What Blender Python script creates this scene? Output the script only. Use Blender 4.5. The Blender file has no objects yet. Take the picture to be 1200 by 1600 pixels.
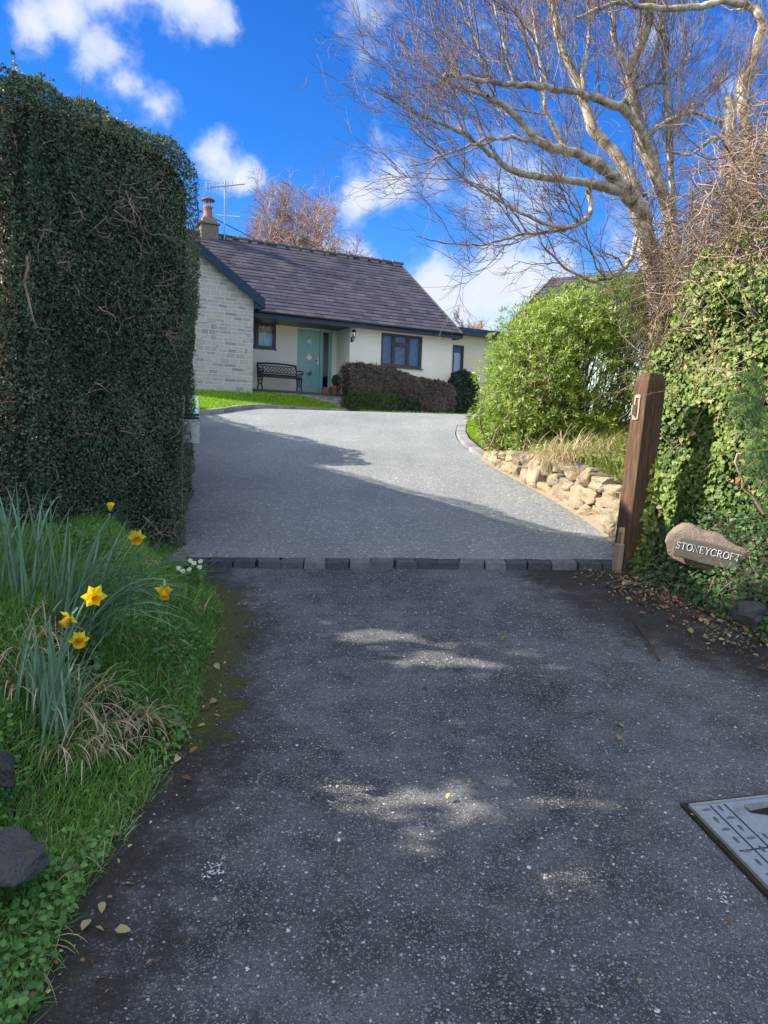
import bpy, math, random
import numpy as np
from mathutils import Vector, Matrix
R_ = math.radians
rnd = random.Random(7)
rng = np.random.default_rng(11)
sc = bpy.context.scene
C = sc.collection

# ------------------------------------------------------------------ camera
F = 1202.0
PITCH, ROLL = R_(5.0), R_(1.7)
EYE = np.array([0.0, 0.0, 1.55])
cf = np.array([0, math.cos(PITCH), -math.sin(PITCH)])
u0_ = np.array([0, math.sin(PITCH), math.cos(PITCH)]); r0_ = np.array([1.0, 0, 0])
cr = r0_ * math.cos(ROLL) + u0_ * math.sin(ROLL)
cu = u0_ * math.cos(ROLL) - r0_ * math.sin(ROLL)
cam = bpy.data.cameras.new('camera')
camo = bpy.data.objects.new('camera', cam); C.objects.link(camo)
M = Matrix.Identity(4)
for i in range(3):
    M[i][0] = cr[i]; M[i][1] = cu[i]; M[i][2] = -cf[i]; M[i][3] = EYE[i]
camo.matrix_world = M
cam.sensor_fit = 'VERTICAL'; cam.sensor_height = 24.0; cam.lens = 24.0 * F / 1600.0
cam.clip_start = 0.05; cam.clip_end = 3000
sc.camera = camo

def ray(x, y): return cr * (x - 600) / F + cu * (800 - y) / F + cf
def at(x, y, Y):
    d = ray(x, y); return EYE + d * (Y / d[1])

# ------------------------------------------------------------------ light
SUN_AZ, SUN_EL = 184.0, 35.0          # azimuth: direction to the sun, degrees from +X
SD = np.array([math.cos(R_(SUN_AZ)) * math.cos(R_(SUN_EL)), math.sin(R_(SUN_AZ)) * math.cos(R_(SUN_EL)), math.sin(R_(SUN_EL))])
sl = bpy.data.lights.new('sun', 'SUN'); sl.energy = 5.0; sl.angle = R_(0.55); sl.color = (1.0, 0.93, 0.82)
so = bpy.data.objects.new('sun', sl); C.objects.link(so)
so.rotation_euler = Vector((-SD[0], -SD[1], -SD[2])).to_track_quat('-Z', 'Y').to_euler()
sc.view_settings.view_transform = 'Standard'; sc.view_settings.look = 'None'
sc.view_settings.exposure = 1.1; sc.view_settings.gamma = 1.0

# ------------------------------------------------------------------ node helpers
def nd(t, typ, ins=None, **props):
    n = t.nodes.new(typ)
    for k, v in props.items(): setattr(n, k, v)
    for k, v in (ins or {}).items():
        s = n.inputs[k]
        if isinstance(v, bpy.types.NodeSocket): t.links.new(v, s)
        else: s.default_value = v
    return n
def mth(t, op, a, b=None, c=None, clamp=False):
    n = t.nodes.new('ShaderNodeMath'); n.operation = op; n.use_clamp = clamp
    for i, v in enumerate((a, b, c)):
        if v is None: continue
        if isinstance(v, bpy.types.NodeSocket): t.links.new(v, n.inputs[i])
        else: n.inputs[i].default_value = v
    return n.outputs[0]
def ramp(t, fac, stops, interp='LINEAR'):
    n = t.nodes.new('ShaderNodeValToRGB'); n.color_ramp.interpolation = interp
    el = n.color_ramp.elements
    while len(el) < len(stops): el.new(0.5)
    for e, (p, c) in zip(el, stops):
        e.position = p; e.color = (c, c, c, 1) if isinstance(c, (int, float)) else (*c, 1)
    t.links.new(fac, n.inputs[0]); return n.outputs[0]
def mixc(t, fac, a, b, mode='MIX'):
    n = t.nodes.new('ShaderNodeMix'); n.data_type = 'RGBA'; n.blend_type = mode
    for s, v in ((n.inputs[0], fac), (n.inputs[6], a), (n.inputs[7], b)):
        if isinstance(v, bpy.types.NodeSocket): t.links.new(v, s)
        elif isinstance(v, (int, float)) and s.type == 'RGBA': s.default_value = (v, v, v, 1)
        elif isinstance(v, (tuple, list)): s.default_value = (*v[:3], 1)
        else: s.default_value = v
    return n.outputs[2]
def noise(t, vec, scale, detail=4, rough=0.55, out='Fac', dist=0.0):
    n = nd(t, 'ShaderNodeTexNoise', {'Scale': scale, 'Detail': detail, 'Roughness': rough, 'Distortion': dist})
    if vec is not None: t.links.new(vec, n.inputs['Vector'])
    return n.outputs[out]
def vor(t, vec, scale, feature='F1', out='Distance', rnd_=1.0):
    n = nd(t, 'ShaderNodeTexVoronoi', {'Scale': scale, 'Randomness': rnd_}, feature=feature)
    t.links.new(vec, n.inputs['Vector']); return n.outputs[out]
def newmat(name):
    m = bpy.data.materials.new(name); m.use_nodes = True; t = m.node_tree
    b = t.nodes['Principled BSDF']; co = nd(t, 'ShaderNodeTexCoord').outputs['Object']
    return m, t, b, co
def setp(t, b, **kw):
    names = dict(color='Base Color', rough='Roughness', spec='Specular IOR Level', normal='Normal', metal='Metallic', coat='Coat Weight', trans='Transmission Weight', ior='IOR', alpha='Alpha')
    for k, v in kw.items():
        s = b.inputs[names[k]]
        if isinstance(v, bpy.types.NodeSocket): t.links.new(v, s)
        elif k == 'color': s.default_value = (*v, 1)
        else: s.default_value = v
def bump(t, h, strength=0.5, dist=0.01):
    return nd(t, 'ShaderNodeBump', {'Strength': strength, 'Distance': dist, 'Height': h}).outputs[0]
def attr(t, name, out='Fac'):
    return nd(t, 'ShaderNodeAttribute', attribute_name=name).outputs[out]

# ------------------------------------------------------------------ sky
w = bpy.data.worlds.new('World'); sc.world = w; w.use_nodes = True
t = w.node_tree; bg = t.nodes['Background']
sky = nd(t, 'ShaderNodeTexSky', sky_type='NISHITA', sun_disc=False)
sky.sun_elevation = R_(SUN_EL); sky.sun_rotation = R_(90 - SUN_AZ) % (2 * math.pi)
sky.air_density = 1.0; sky.dust_density = 0.15; sky.ozone_density = 2.5; sky.altitude = 200
skyc = mixc(t, 1.0, sky.outputs[0], (0.10, 0.43, 0.95), 'MULTIPLY')
dirv = nd(t, 'ShaderNodeTexCoord').outputs['Generated']
hz = nd(t, 'ShaderNodeSeparateXYZ', {0: dirv}).outputs[2]
skyc = mixc(t, 1.0, skyc, ramp(t, hz, ((0.0, (3.2, 1.5, 1.1)), (.18, (2.4, 1.3, 1.05)), (.36, (1.25, 1.08, 1.0)), (.55, (.85, .92, .96)))), 'MULTIPLY')
# cloud banks: (direction, angular radius, weight)
blobs = []
def cl(px, py, r, wt=1.0):
    d = ray(px, py); d = d / np.linalg.norm(d); blobs.append((d, r / F, wt))
for a_ in ((60, 48, 40, .8), (110, 28, 48, .85), (170, -30, 72, .9), (250, -50, 90, 1.0), (310, -5, 72, 1.05), (358, 28, 46, .85), (160, 85, 46, .8), (190, 130, 42, .72), (240, 165, 40, .6), (265, 180, 30, .5),
          (335, 240, 55, 1.05), (375, 265, 42, .85), (425, 300, 30, .5), (560, 300, 60, 1.0), (620, 285, 70, 1.05), (680, 275, 60, .7),
          (490, 395, 70, .9), (545, 410, 60, .8), (690, 460, 90, 1.1), (790, 455, 100, 1.15), (870, 480, 90, 1.0), (760, 500, 120, .9), (640, 490, 60, .8), (880, 420, 40, .7),
          (560, 10, 70, .45), (770, 90, 90, .4), (780, 300, 120, .5), (1000, 480, 140, .8), (1150, 120, 90, .45), (1020, 60, 70, .35)):
    cl(*a_)
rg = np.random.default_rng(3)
for k in range(34):                                   # unseen clouds added behind and to the sides to lift the fill light
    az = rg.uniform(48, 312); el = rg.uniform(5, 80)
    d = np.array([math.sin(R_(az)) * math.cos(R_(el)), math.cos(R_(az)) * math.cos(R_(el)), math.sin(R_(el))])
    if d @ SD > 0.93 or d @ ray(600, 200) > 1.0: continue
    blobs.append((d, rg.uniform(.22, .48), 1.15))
wv = nd(t, 'ShaderNodeTexNoise', {'Scale': 9.0, 'Detail': 5.0, 'Roughness': .6, 'Vector': dirv}).outputs['Color']
wv = nd(t, 'ShaderNodeVectorMath', {0: wv, 1: (.5, .5, .5)}, operation='SUBTRACT').outputs[0]
wv = nd(t, 'ShaderNodeVectorMath', {0: wv, 'Scale': 0.07}, operation='SCALE').outputs[0]
dw = nd(t, 'ShaderNodeVectorMath', {0: dirv, 1: wv}, operation='ADD').outputs[0]
acc = None
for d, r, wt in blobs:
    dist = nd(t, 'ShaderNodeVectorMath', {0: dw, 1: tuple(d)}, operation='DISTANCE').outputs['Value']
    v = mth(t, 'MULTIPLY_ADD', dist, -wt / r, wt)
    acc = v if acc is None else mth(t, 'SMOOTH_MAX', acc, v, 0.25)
fb = noise(t, dirv, 7.0, 8, .62); fb2 = noise(t, dirv, 26.0, 6, .65)
den = mth(t, 'ADD', mth(t, 'MULTIPLY_ADD', fb, 1.7, -0.98), mth(t, 'MULTIPLY_ADD', fb2, 0.75, -0.37))
den = mth(t, 'ADD', acc, den)
cov = ramp(t, den, ((0.0, 0.0), (0.16, .14), (0.40, .55), (0.72, 0.96), (0.95, 1.0)))
shade = ramp(t, mth(t, 'ADD', den, mth(t, 'MULTIPLY', fb2, 0.35)), ((0.25, (3.3, 3.7, 4.2)), (0.55, (4.1, 4.25, 4.4)), (1.0, (3.3, 3.5, 3.9))))
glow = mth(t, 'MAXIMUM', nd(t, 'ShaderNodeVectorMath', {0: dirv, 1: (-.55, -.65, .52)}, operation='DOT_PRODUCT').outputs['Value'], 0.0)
shade = mixc(t, 1.0, shade, nd(t, 'ShaderNodeCombineXYZ', {k: mth(t, 'MULTIPLY_ADD', glow, 1.35, 1.0) for k in range(3)}).outputs[0], 'MULTIPLY')   # unseen clouds left and behind made brighter for extra fill
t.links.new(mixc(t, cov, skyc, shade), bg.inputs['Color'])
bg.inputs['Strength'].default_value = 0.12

# ------------------------------------------------------------------ mesh helpers
def root_loc(p):
    v = np.zeros(3)
    while p is not None:
        v = v + np.array(p.location); p = p.parent
    return v
def tag(o, label=None, cat=None, group=None, kind=None):
    if label: o['label'] = label
    if cat: o['category'] = cat
    if group: o['group'] = group
    if kind: o['kind'] = kind
    return o
def thing(name, label, cat, loc=(0, 0, 0), rz=0.0, group=None):
    o = bpy.data.objects.new(name, None); C.objects.link(o)
    o.location = tuple(float(q) for q in loc); o.rotation_euler = (0, 0, rz); o.empty_display_size = 0.2
    return tag(o, label, cat, group)
class MB:
    def __init__(s): s.V = []; s.Fc = []; s.n = 0; s.at = {}
    def add(s, v, f):
        v = np.asarray(v, float).reshape(-1, 3); s.V.append(v)
        s.Fc.extend([tuple(i + s.n for i in q) for q in f]); s.n += len(v)
    def box(s, a, b):
        x0, y0, z0 = a; x1, y1, z1 = b
        s.add([(x0, y0, z0), (x1, y0, z0), (x1, y1, z0), (x0, y1, z0), (x0, y0, z1), (x1, y0, z1), (x1, y1, z1), (x0, y1, z1)],
              [(0, 3, 2, 1), (4, 5, 6, 7), (0, 1, 5, 4), (1, 2, 6, 5), (2, 3, 7, 6), (3, 0, 4, 7)])
    def obox(s, c, ax, ay, az):
        c, ax, ay, az = (np.asarray(q, float) for q in (c, ax, ay, az))
        P = [c + i * ax + j * ay + k * az for k in (-1, 1) for (i, j) in ((-1, -1), (1, -1), (1, 1), (-1, 1))]
        s.add(P, [(0, 3, 2, 1), (4, 5, 6, 7), (0, 1, 5, 4), (1, 2, 6, 5), (2, 3, 7, 6), (3, 0, 4, 7)])
    def tube(s, pts, rad, k=6, cap=True):
        P = np.asarray(pts, float); n = len(P); rad = np.broadcast_to(rad, n)
        T = np.gradient(P, axis=0); T /= np.linalg.norm(T, axis=1)[:, None] + 1e-9
        up = np.array([0.31, 0.17, 0.93]); 
        if abs(T.mean(0) @ up) > .9 * np.linalg.norm(T.mean(0)): up = np.array([0.9, .3, .1])
        A = np.cross(T, up); A /= np.linalg.norm(A, axis=1)[:, None] + 1e-9; B = np.cross(T, A)
        an = np.arange(k) * 2 * math.pi / k
        V = P[:, None] + rad[:, None, None] * (A[:, None] * np.cos(an)[None, :, None] + B[:, None] * np.sin(an)[None, :, None])
        f = [(i * k + j, i * k + (j + 1) % k, (i + 1) * k + (j + 1) % k, (i + 1) * k + j) for i in range(n - 1) for j in range(k)]
        if cap: f += [tuple(range(k))[::-1], tuple((n - 1) * k + j for j in range(k))]
        s.add(V.reshape(-1, 3), f)
    def lathe(s, c, prof, k=16):
        c = np.asarray(c, float); n = len(prof); an = np.arange(k) * 2 * math.pi / k
        V = [c + (r * math.cos(a), r * math.sin(a), z) for r, z in prof for a in an]
        f = [(i * k + j, i * k + (j + 1) % k, (i + 1) * k + (j + 1) % k, (i + 1) * k + j) for i in range(n - 1) for j in range(k)]
        f += [tuple(range(k))[::-1], tuple((n - 1) * k + j for j in range(k))]
        s.add(V, f)
    def prism(s, poly, ext):
        P = np.asarray(poly, float); e = np.asarray(ext, float); n = len(P)
        s.add(np.vstack([P, P + e]), [tuple(range(n))[::-1], tuple(range(n, 2 * n))] + [(i, (i + 1) % n, n + (i + 1) % n, n + i) for i in range(n)])
    def build(s, name, mat, parent=None, smooth=False, local=False, bevel=0):
        V = np.vstack(s.V)
        if not local: V = V - root_loc(parent)
        me = bpy.data.meshes.new(name); me.from_pydata(V.tolist(), [], s.Fc)
        for nm, arr in s.at.items():
            a = me.attributes.new(nm, 'FLOAT', 'POINT'); a.data.foreach_set('value', np.asarray(arr, dtype=np.float32))
        me.materials.append(mat)
        if smooth: me.polygons.foreach_set('use_smooth', [True] * len(me.polygons))
        me.update()
        o = bpy.data.objects.new(name, me); C.objects.link(o)
        if parent is not None: o.parent = parent
        if bevel:
            b = o.modifiers.new('bevel', 'BEVEL'); b.width = bevel; b.segments = 2; b.limit_method = 'ANGLE'; b.angle_limit = R_(40)
        return o
def frames(nrm, spin=None, jitter=0.0):
    """(m,3,3) frames: columns x=leaf axis, y=side, z=normal"""
    n = np.array(nrm, float); m = len(n)
    if jitter: n = n + rng.normal(0, jitter, n.shape)
    n /= np.linalg.norm(n, axis=1)[:, None] + 1e-9
    a = rng.normal(size=(m, 3)) if spin is None else np.array(spin, float)
    x = a - (a * n).sum(1)[:, None] * n; x /= np.linalg.norm(x, axis=1)[:, None] + 1e-9
    y = np.cross(n, x); return np.stack([x, y, n], axis=2)
def scatter(name, tv, tf, pos, fr, scale, mat, parent=None, kind=None, var=None):
    tv = np.asarray(tv, float); m = len(pos); k = len(tv)
    scale = np.asarray(scale, float)
    if scale.ndim == 1: scale = scale[:, None] * np.ones(3)
    V = np.einsum('mij,mkj->mki', fr, tv[None] * scale[:, None, :]) + np.asarray(pos)[:, None]
    V = V.reshape(-1, 3) - root_loc(parent)
    me = bpy.data.meshes.new(name); me.vertices.add(len(V)); me.vertices.foreach_set('co', V.astype(np.float32).ravel())
    ls = np.array([i for q in tf for i in q]); lens = np.array([len(q) for q in tf])
    L = (ls[None] + (np.arange(m) * k)[:, None]).ravel(); me.loops.add(len(L)); me.loops.foreach_set('vertex_index', L.astype(np.int32))
    st = np.concatenate([[0], np.cumsum(lens)[:-1]]); ST = (st[None] + (np.arange(m) * len(ls))[:, None]).ravel()
    me.polygons.add(len(ST)); me.polygons.foreach_set('loop_start', ST.astype(np.int32))
    me.update(calc_edges=True); me.validate()
    v = rng.random(m) if var is None else np.asarray(var)
    a = me.attributes.new('var', 'FLOAT', 'POINT'); a.data.foreach_set('value', np.repeat(v, k).astype(np.float32))
    me.materials.append(mat)
    o = bpy.data.objects.new(name, me); C.objects.link(o); o.parent = parent
    if kind: o['kind'] = kind
    return o
# leaf templates (x = length axis)
LEAF = ([(0, 0, 0), (.45, .26, .05), (1, 0, -.02), (.45, -.26, .05)], [(0, 1, 2, 3)])
LEAF6 = ([(0, 0, 0), (.28, .34, .1), (.68, .27, .02), (1, 0, -.12), (.68, -.27, .02), (.28, -.34, .1), (.5, 0, -.04)], [(0, 6, 1), (1, 6, 2), (2, 6, 3), (3, 6, 4), (4, 6, 5), (5, 6, 0)])
LANCE = ([(0, 0, 0), (.4, .105, .06), (.75, .095, .02), (1, 0, -.06), (.75, -.095, .02), (.4, -.105, .06)], [(0, 1, 5), (1, 2, 4, 5), (2, 3, 4)])
IVY = ([(0, 0, 0), (-.12, .34, .05), (.12, .62, -.02), (.34, .38, .05), (.62, .48, -.03), (.62, .2, .05), (1, 0, -.1), (.62, -.2, .05), (.62, -.48, -.03), (.34, -.38, .05), (.12, -.62, -.02), (-.12, -.34, .05)],
       [(0, 1, 2, 3), (0, 3, 4, 5), (0, 5, 6, 7), (0, 7, 8, 9), (0, 9, 10, 11)])
BLADE = ([(0, .5, 0), (0, -.5, 0), (.35, -.42, .05), (.35, .42, .05), (.7, -.3, -.05), (.7, .3, -.05), (1, 0, -.25)], [(0, 1, 2, 3), (3, 2, 4, 5), (5, 4, 6)])

# ------------------------------------------------------------------ materials
def simple(name, col, rough=0.6, spec=0.4, metal=0.0, vary=0.12, scale=8.0, bmp=0.0):
    m, t, b, co = newmat(name)
    n = noise(t, co, scale, 5)
    c = mixc(t, mth(t, 'MULTIPLY', n, 1.0), tuple(q * (1 - vary) for q in col), tuple(min(1, q * (1 + vary)) for q in col))
    setp(t, b, color=c, rough=rough, spec=spec, metal=metal)
    if bmp: setp(t, b, normal=bump(t, noise(t, co, scale * 6, 4), bmp, .01))
    return m
def leafmat(name, stops, rough=0.5, spec=0.35, transl=0.3, big=1.2):
    m, t, b, co = newmat(name)
    v = attr(t, 'var'); n = noise(t, co, big, 3)
    f = mth(t, 'ADD', mth(t, 'MULTIPLY', v, .75), mth(t, 'MULTIPLY_ADD', n, .9, -.33), clamp=True)
    c = ramp(t, f, stops)
    setp(t, b, color=c, rough=rough, spec=spec)
    tr = nd(t, 'ShaderNodeBsdfTranslucent', {'Color': mixc(t, 1.0, c, (1.25, 1.3, .6), 'MULTIPLY')})
    mx = nd(t, 'ShaderNodeMixShader', {0: transl, 1: b.outputs[0], 2: tr.outputs[0]})
    t.links.new(mx.outputs[0], t.nodes['Material Output'].inputs[0]); return m

def asphalt():
    m, t, b, co = newmat('asphalt_with_chips')
    co = nd(t, 'ShaderNodeVectorMath', {0: co, 1: (1, 1, 0)}, operation='MULTIPLY').outputs[0]
    wob = nd(t, 'ShaderNodeVectorMath', {0: noise(t, co, 60, 2, out='Color'), 'Scale': .006}, operation='SCALE').outputs[0]
    cc = nd(t, 'ShaderNodeVectorMath', {0: co, 1: wob}, operation='ADD').outputs[0]
    big = noise(t, co, 1.1, 6, .68); mid = noise(t, co, 5.5, 5, .65)
    wear = mth(t, 'ADD', mth(t, 'MULTIPLY', big, .70), mth(t, 'MULTIPLY', mid, .40))
    base = ramp(t, wear, ((.38, (.012, .013, .014)), (.49, (.050, .054, .054)), (.63, (.14, .147, .143))))
    base = mixc(t, mth(t, 'MULTIPLY_ADD', noise(t, co, 220, 4, .8), 2.4, -.75, clamp=True), mixc(t, .65, base, (.008, .009, .010)), mixc(t, 1.0, base, (1.8, 1.8, 1.76), 'MULTIPLY'))
    out = base; hs = None
    for sc_, frac, size, lo, hi in ((46, .30, .32, .14, .75), (84, .66, .44, .08, .62), (160, .80, .46, .06, .50)):
        rc = vor(t, cc, sc_, out='Color'); ds = vor(t, cc, sc_)
        sp = nd(t, 'ShaderNodeSeparateColor', {0: rc})
        thr = mth(t, 'MULTIPLY_ADD', wear, -.9, 1.0 - frac + .50)
        on = mth(t, 'GREATER_THAN', sp.outputs[0], thr)
        sz = mth(t, 'MULTIPLY_ADD', sp.outputs[1], .22, size - .12)
        ins = mth(t, 'MULTIPLY', mth(t, 'SUBTRACT', sz, ds), 18.0, clamp=True)
        msk = mth(t, 'MULTIPLY', on, ins)
        g = mth(t, 'POWER', sp.outputs[2], 2.1)
        col = mixc(t, g, (lo, lo * 1.02, lo * 1.1), (hi, hi * .99, hi * .95))
        out = mixc(t, msk, out, col)
        hh = mth(t, 'MULTIPLY', msk, 1.0 / sc_ * 55)
        hs = hh if hs is None else mth(t, 'ADD', hs, hh)
    # dirt and moss from the verges
    bn = noise(t, co, 7, 7, .7); bn2 = noise(t, co, 30, 6, .75)
    dirt = mth(t, 'ADD', attr(t, 'dirt'), mth(t, 'ADD', mth(t, 'MULTIPLY_ADD', bn, 1.9, -.95), mth(t, 'MULTIPLY_ADD', bn2, 1.2, -.6)))
    dirt = ramp(t, dirt, ((.35, 0.0), (.85, .78), (1.1, .90)))
    soil = mixc(t, bn2, (.009, .010, .008), (.055, .049, .034))
    out = mixc(t, dirt, out, soil)
    moss = mth(t, 'ADD', attr(t, 'moss'), mth(t, 'ADD', mth(t, 'MULTIPLY_ADD', bn, 2.2, -1.1), mth(t, 'MULTIPLY_ADD', bn2, 1.0, -.5)))
    moss = ramp(t, moss, ((.55, 0.0), (.78, .85)))
    mc = ramp(t, noise(t, co, 90, 4, .8), ((.3, (.022, .028, .006)), (.55, (.09, .10, .014)), (.75, (.19, .18, .03))))
    out = mixc(t, moss, out, mc)
    rough = mth(t, 'MULTIPLY_ADD', noise(t, co, 150, 3), .4, .50)
    h = mth(t, 'ADD', hs, mth(t, 'ADD', mth(t, 'MULTIPLY', noise(t, co, 260, 4, .8), .5), mth(t, 'MULTIPLY', mth(t, 'MULTIPLY', moss, bn2), 1.2)))
    setp(t, b, color=out, rough=rough, spec=.32, normal=bump(t, h, .9, .005)); return m

def resin():
    m, t, b, co = newmat('resin_bound_gravel')
    co = nd(t, 'ShaderNodeVectorMath', {0: co, 1: (1, 1, 0)}, operation='MULTIPLY').outputs[0]
    big = mth(t, 'ADD', mth(t, 'MULTIPLY', noise(t, co, .55, 5, .6), .6), mth(t, 'MULTIPLY', noise(t, nd(t, 'ShaderNodeMapping', {'Vector': co, 'Scale': (2.2, .25, 1)}).outputs[0], 1.2, 5, .6), .4)); sp = nd(t, 'ShaderNodeSeparateColor', {0: vor(t, co, 190, out='Color')})
    g = mixc(t, sp.outputs[0], (.15, .165, .17), (.31, .325, .315))
    g2 = nd(t, 'ShaderNodeSeparateColor', {0: vor(t, co, 75, out='Color')}).outputs[1]
    g = mixc(t, mth(t, 'MULTIPLY', mth(t, 'GREATER_THAN', g2, .93), .55), g, (.12, .13, .13))
    g = mixc(t, mth(t, 'MULTIPLY', mth(t, 'LESS_THAN', g2, .06), .6), g, (.66, .65, .60))
    c = mixc(t, 1.0, g, ramp(t, big, ((.35, (.78, .79, .80)), (.62, (1.08, 1.07, 1.03)))), 'MULTIPLY')
    dn = mth(t, 'ADD', attr(t, 'moss'), mth(t, 'MULTIPLY_ADD', noise(t, co, 9, 7, .75), 2.4, -1.2))
    c = mixc(t, ramp(t, dn, ((.55, 0.0), (.85, .8))), c, (.035, .045, .025))
    setp(t, b, color=c, rough=.75, spec=.25, normal=bump(t, vor(t, co, 190), .5, .003)); return m

def soilmat():
    m, t, b, co = newmat('soil'); n = noise(t, co, 14, 7, .7)
    setp(t, b, color=ramp(t, n, ((.3, (.018, .014, .010)), (.55, (.05, .038, .026)), (.75, (.10, .075, .05)))), rough=.95, spec=.1, normal=bump(t, n, 1.0, .03)); return m
def turf():
    m, t, b, co = newmat('turf'); n = noise(t, co, 40, 6, .75); n2 = noise(t, co, 3, 3)
    c = ramp(t, n, ((.3, (.03, .06, .012)), (.6, (.07, .14, .02)), (.8, (.14, .22, .04))))
    setp(t, b, color=c, rough=.9, spec=.1, normal=bump(t, n, 1.0, .02)); return m
def stonemat(name, stops, sc_=7, lich=(.42, .42, .36), lf=.15, bs=.6):
    m, t, b, co = newmat(name)
    oi = nd(t, 'ShaderNodeObjectInfo').outputs['Random']
    n = noise(t, co, sc_, 7, .65)
    f = mth(t, 'ADD', mth(t, 'MULTIPLY', oi, .7), mth(t, 'MULTIPLY_ADD', n, .8, -.25), clamp=True)
    c = ramp(t, f, stops)
    n2 = noise(t, co, sc_ * 3.2, 6, .7)
    c = mixc(t, ramp(t, n2, ((.58, 0.0), (.68, lf * 4))), c, lich)
    c = mixc(t, ramp(t, n2, ((.25, .6), (.38, 0.0))), c, tuple(q * .35 for q in stops[0][1]))
    setp(t, b, color=c, rough=.85, spec=.2, normal=bump(t, mth(t, 'ADD', n2, noise(t, co, sc_ * 12, 4)), bs, .012)); return m

M_asph, M_resin, M_soil, M_turf = asphalt(), resin(), soilmat(), turf()
M_sand = stonemat('golden_sandstone', ((0, (.15, .12, .08)), (.3, (.29, .24, .16)), (.6, (.38, .33, .23)), (.8, (.34, .24, .14)), (1, (.36, .36, .33))), 8, lf=.12, bs=1.0)
M_sett = stonemat('granite_sett', ((0, (.055, .058, .062)), (.35, (.085, .088, .092)), (.6, (.13, .13, .135)), (.85, (.21, .21, .205)), (1, (.27, .265, .26))), 16, lf=.06)
M_kerb = stonemat('concrete_kerb', ((0, (.16, .16, .16)), (.5, (.25, .25, .24)), (1, (.36, .35, .32))), 10, lf=.1)
M_rock = stonemat('mossy_rock', ((0, (.03, .03, .03)), (.5, (.07, .068, .064)), (1, (.13, .125, .115))), 8, lich=(.10, .12, .03), lf=.25, bs=1.0)
M_pink = stonemat('pinkish_rough_stone', ((0, (.15, .115, .085)), (.5, (.24, .185, .14)), (1, (.33, .26, .20))), 9, lf=.1, bs=1.0)
M_slab = stonemat('dressed_stone', ((0, (.10, .085, .07)), (.5, (.15, .125, .105)), (1, (.20, .17, .14))), 12, lf=.05, bs=.3)
M_mortar = simple('bedding_mortar', (.27, .22, .15), .9, .2, vary=.3, scale=14, bmp=.5)
M_render = simple('cream_render', (.72, .69, .60), .9, .15, vary=.13, scale=1.3, bmp=.25)
M_render2 = simple('warm_cream_render', (.76, .66, .46), .9, .15, vary=.08, scale=2.0, bmp=.15)
M_fascia = simple('dark_blue_grey_paint', (.014, .020, .034), .35, .5, vary=.1)
M_frame = simple('dark_brown_upvc', (.045, .022, .028), .4, .5, vary=.1)
M_door = simple('sage_green_door_paint', (.22, .41, .36), .4, .45, vary=.04)
M_mint = simple('pale_mint_paint', (.50, .66, .58), .5, .4, vary=.06)
M_black = simple('black_metal', (.012, .012, .014), .4, .5)
M_iron = simple('cast_iron_paint', (.014, .013, .015), .45, .5)
M_steel = simple('galvanised_steel', (.42, .44, .47), .35, .5, metal=.9, vary=.15)
M_terra = simple('terracotta', (.30, .15, .10), .8, .2, vary=.25, scale=12)
M_white = simple('white_plastic', (.75, .75, .72), .4, .4)
M_dark = simple('dark_interior', (.02, .022, .028), .8, .1)
M_blind = simple('grey_blind', (.50, .49, .48), .7, .2)
M_net = simple('white_net_curtain', (.62, .63, .62), .9, .1)
M_slate_edge = simple('slate_edge', (.05, .052, .06), .6, .4, vary=.3)

def slate():
    m, t, b, co = newmat('purple_slate')
    br = nd(t, 'ShaderNodeTexBrick', {'Scale': 1.0, 'Mortar Size': .006, 'Brick Width': .30, 'Row Height': .235, 'Color1': (.0, 0, 0, 1), 'Color2': (1, 1, 1, 1), 'Mortar': (.5, .5, .5, 1), 'Mortar Smooth': .2})
    uv = attr(t, 'suv', 'Vector'); t.links.new(uv, br.inputs['Vector'])
    f = nd(t, 'ShaderNodeSeparateColor', {0: br.outputs[0]}).outputs[0]
    n = noise(t, co, 1.6, 5, .6)
    f = mth(t, 'ADD', mth(t, 'MULTIPLY', f, .6), mth(t, 'MULTIPLY', n, .5))
    c = ramp(t, f, ((.15, (.036, .035, .048)), (.5, (.058, .054, .072)), (.9, (.092, .085, .104))))
    c = mixc(t, mth(t, 'MULTIPLY', br.outputs['Fac'], .75), c, (.02, .018, .024))
    l1 = noise(t, co, 4.2, 6, .7); l2 = noise(t, co, 17, 4, .6)
    c = mixc(t, ramp(t, l1, ((.68, 0.0), (.74, .55))), c, (.30, .29, .27))
    c = mixc(t, ramp(t, l2, ((.70, 0.0), (.745, .8))), c, (.38, .38, .36))
    c = mixc(t, ramp(t, noise(t, co, .8, 4), ((.55, 0.0), (.8, .35))), c, (.16, .12, .08))
    setp(t, b, color=c, rough=.62, spec=.35, normal=bump(t, mth(t, 'ADD', br.outputs['Fac'], mth(t, 'MULTIPLY', l2, -1)), .4, .008)); return m
M_slate = slate()
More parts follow.
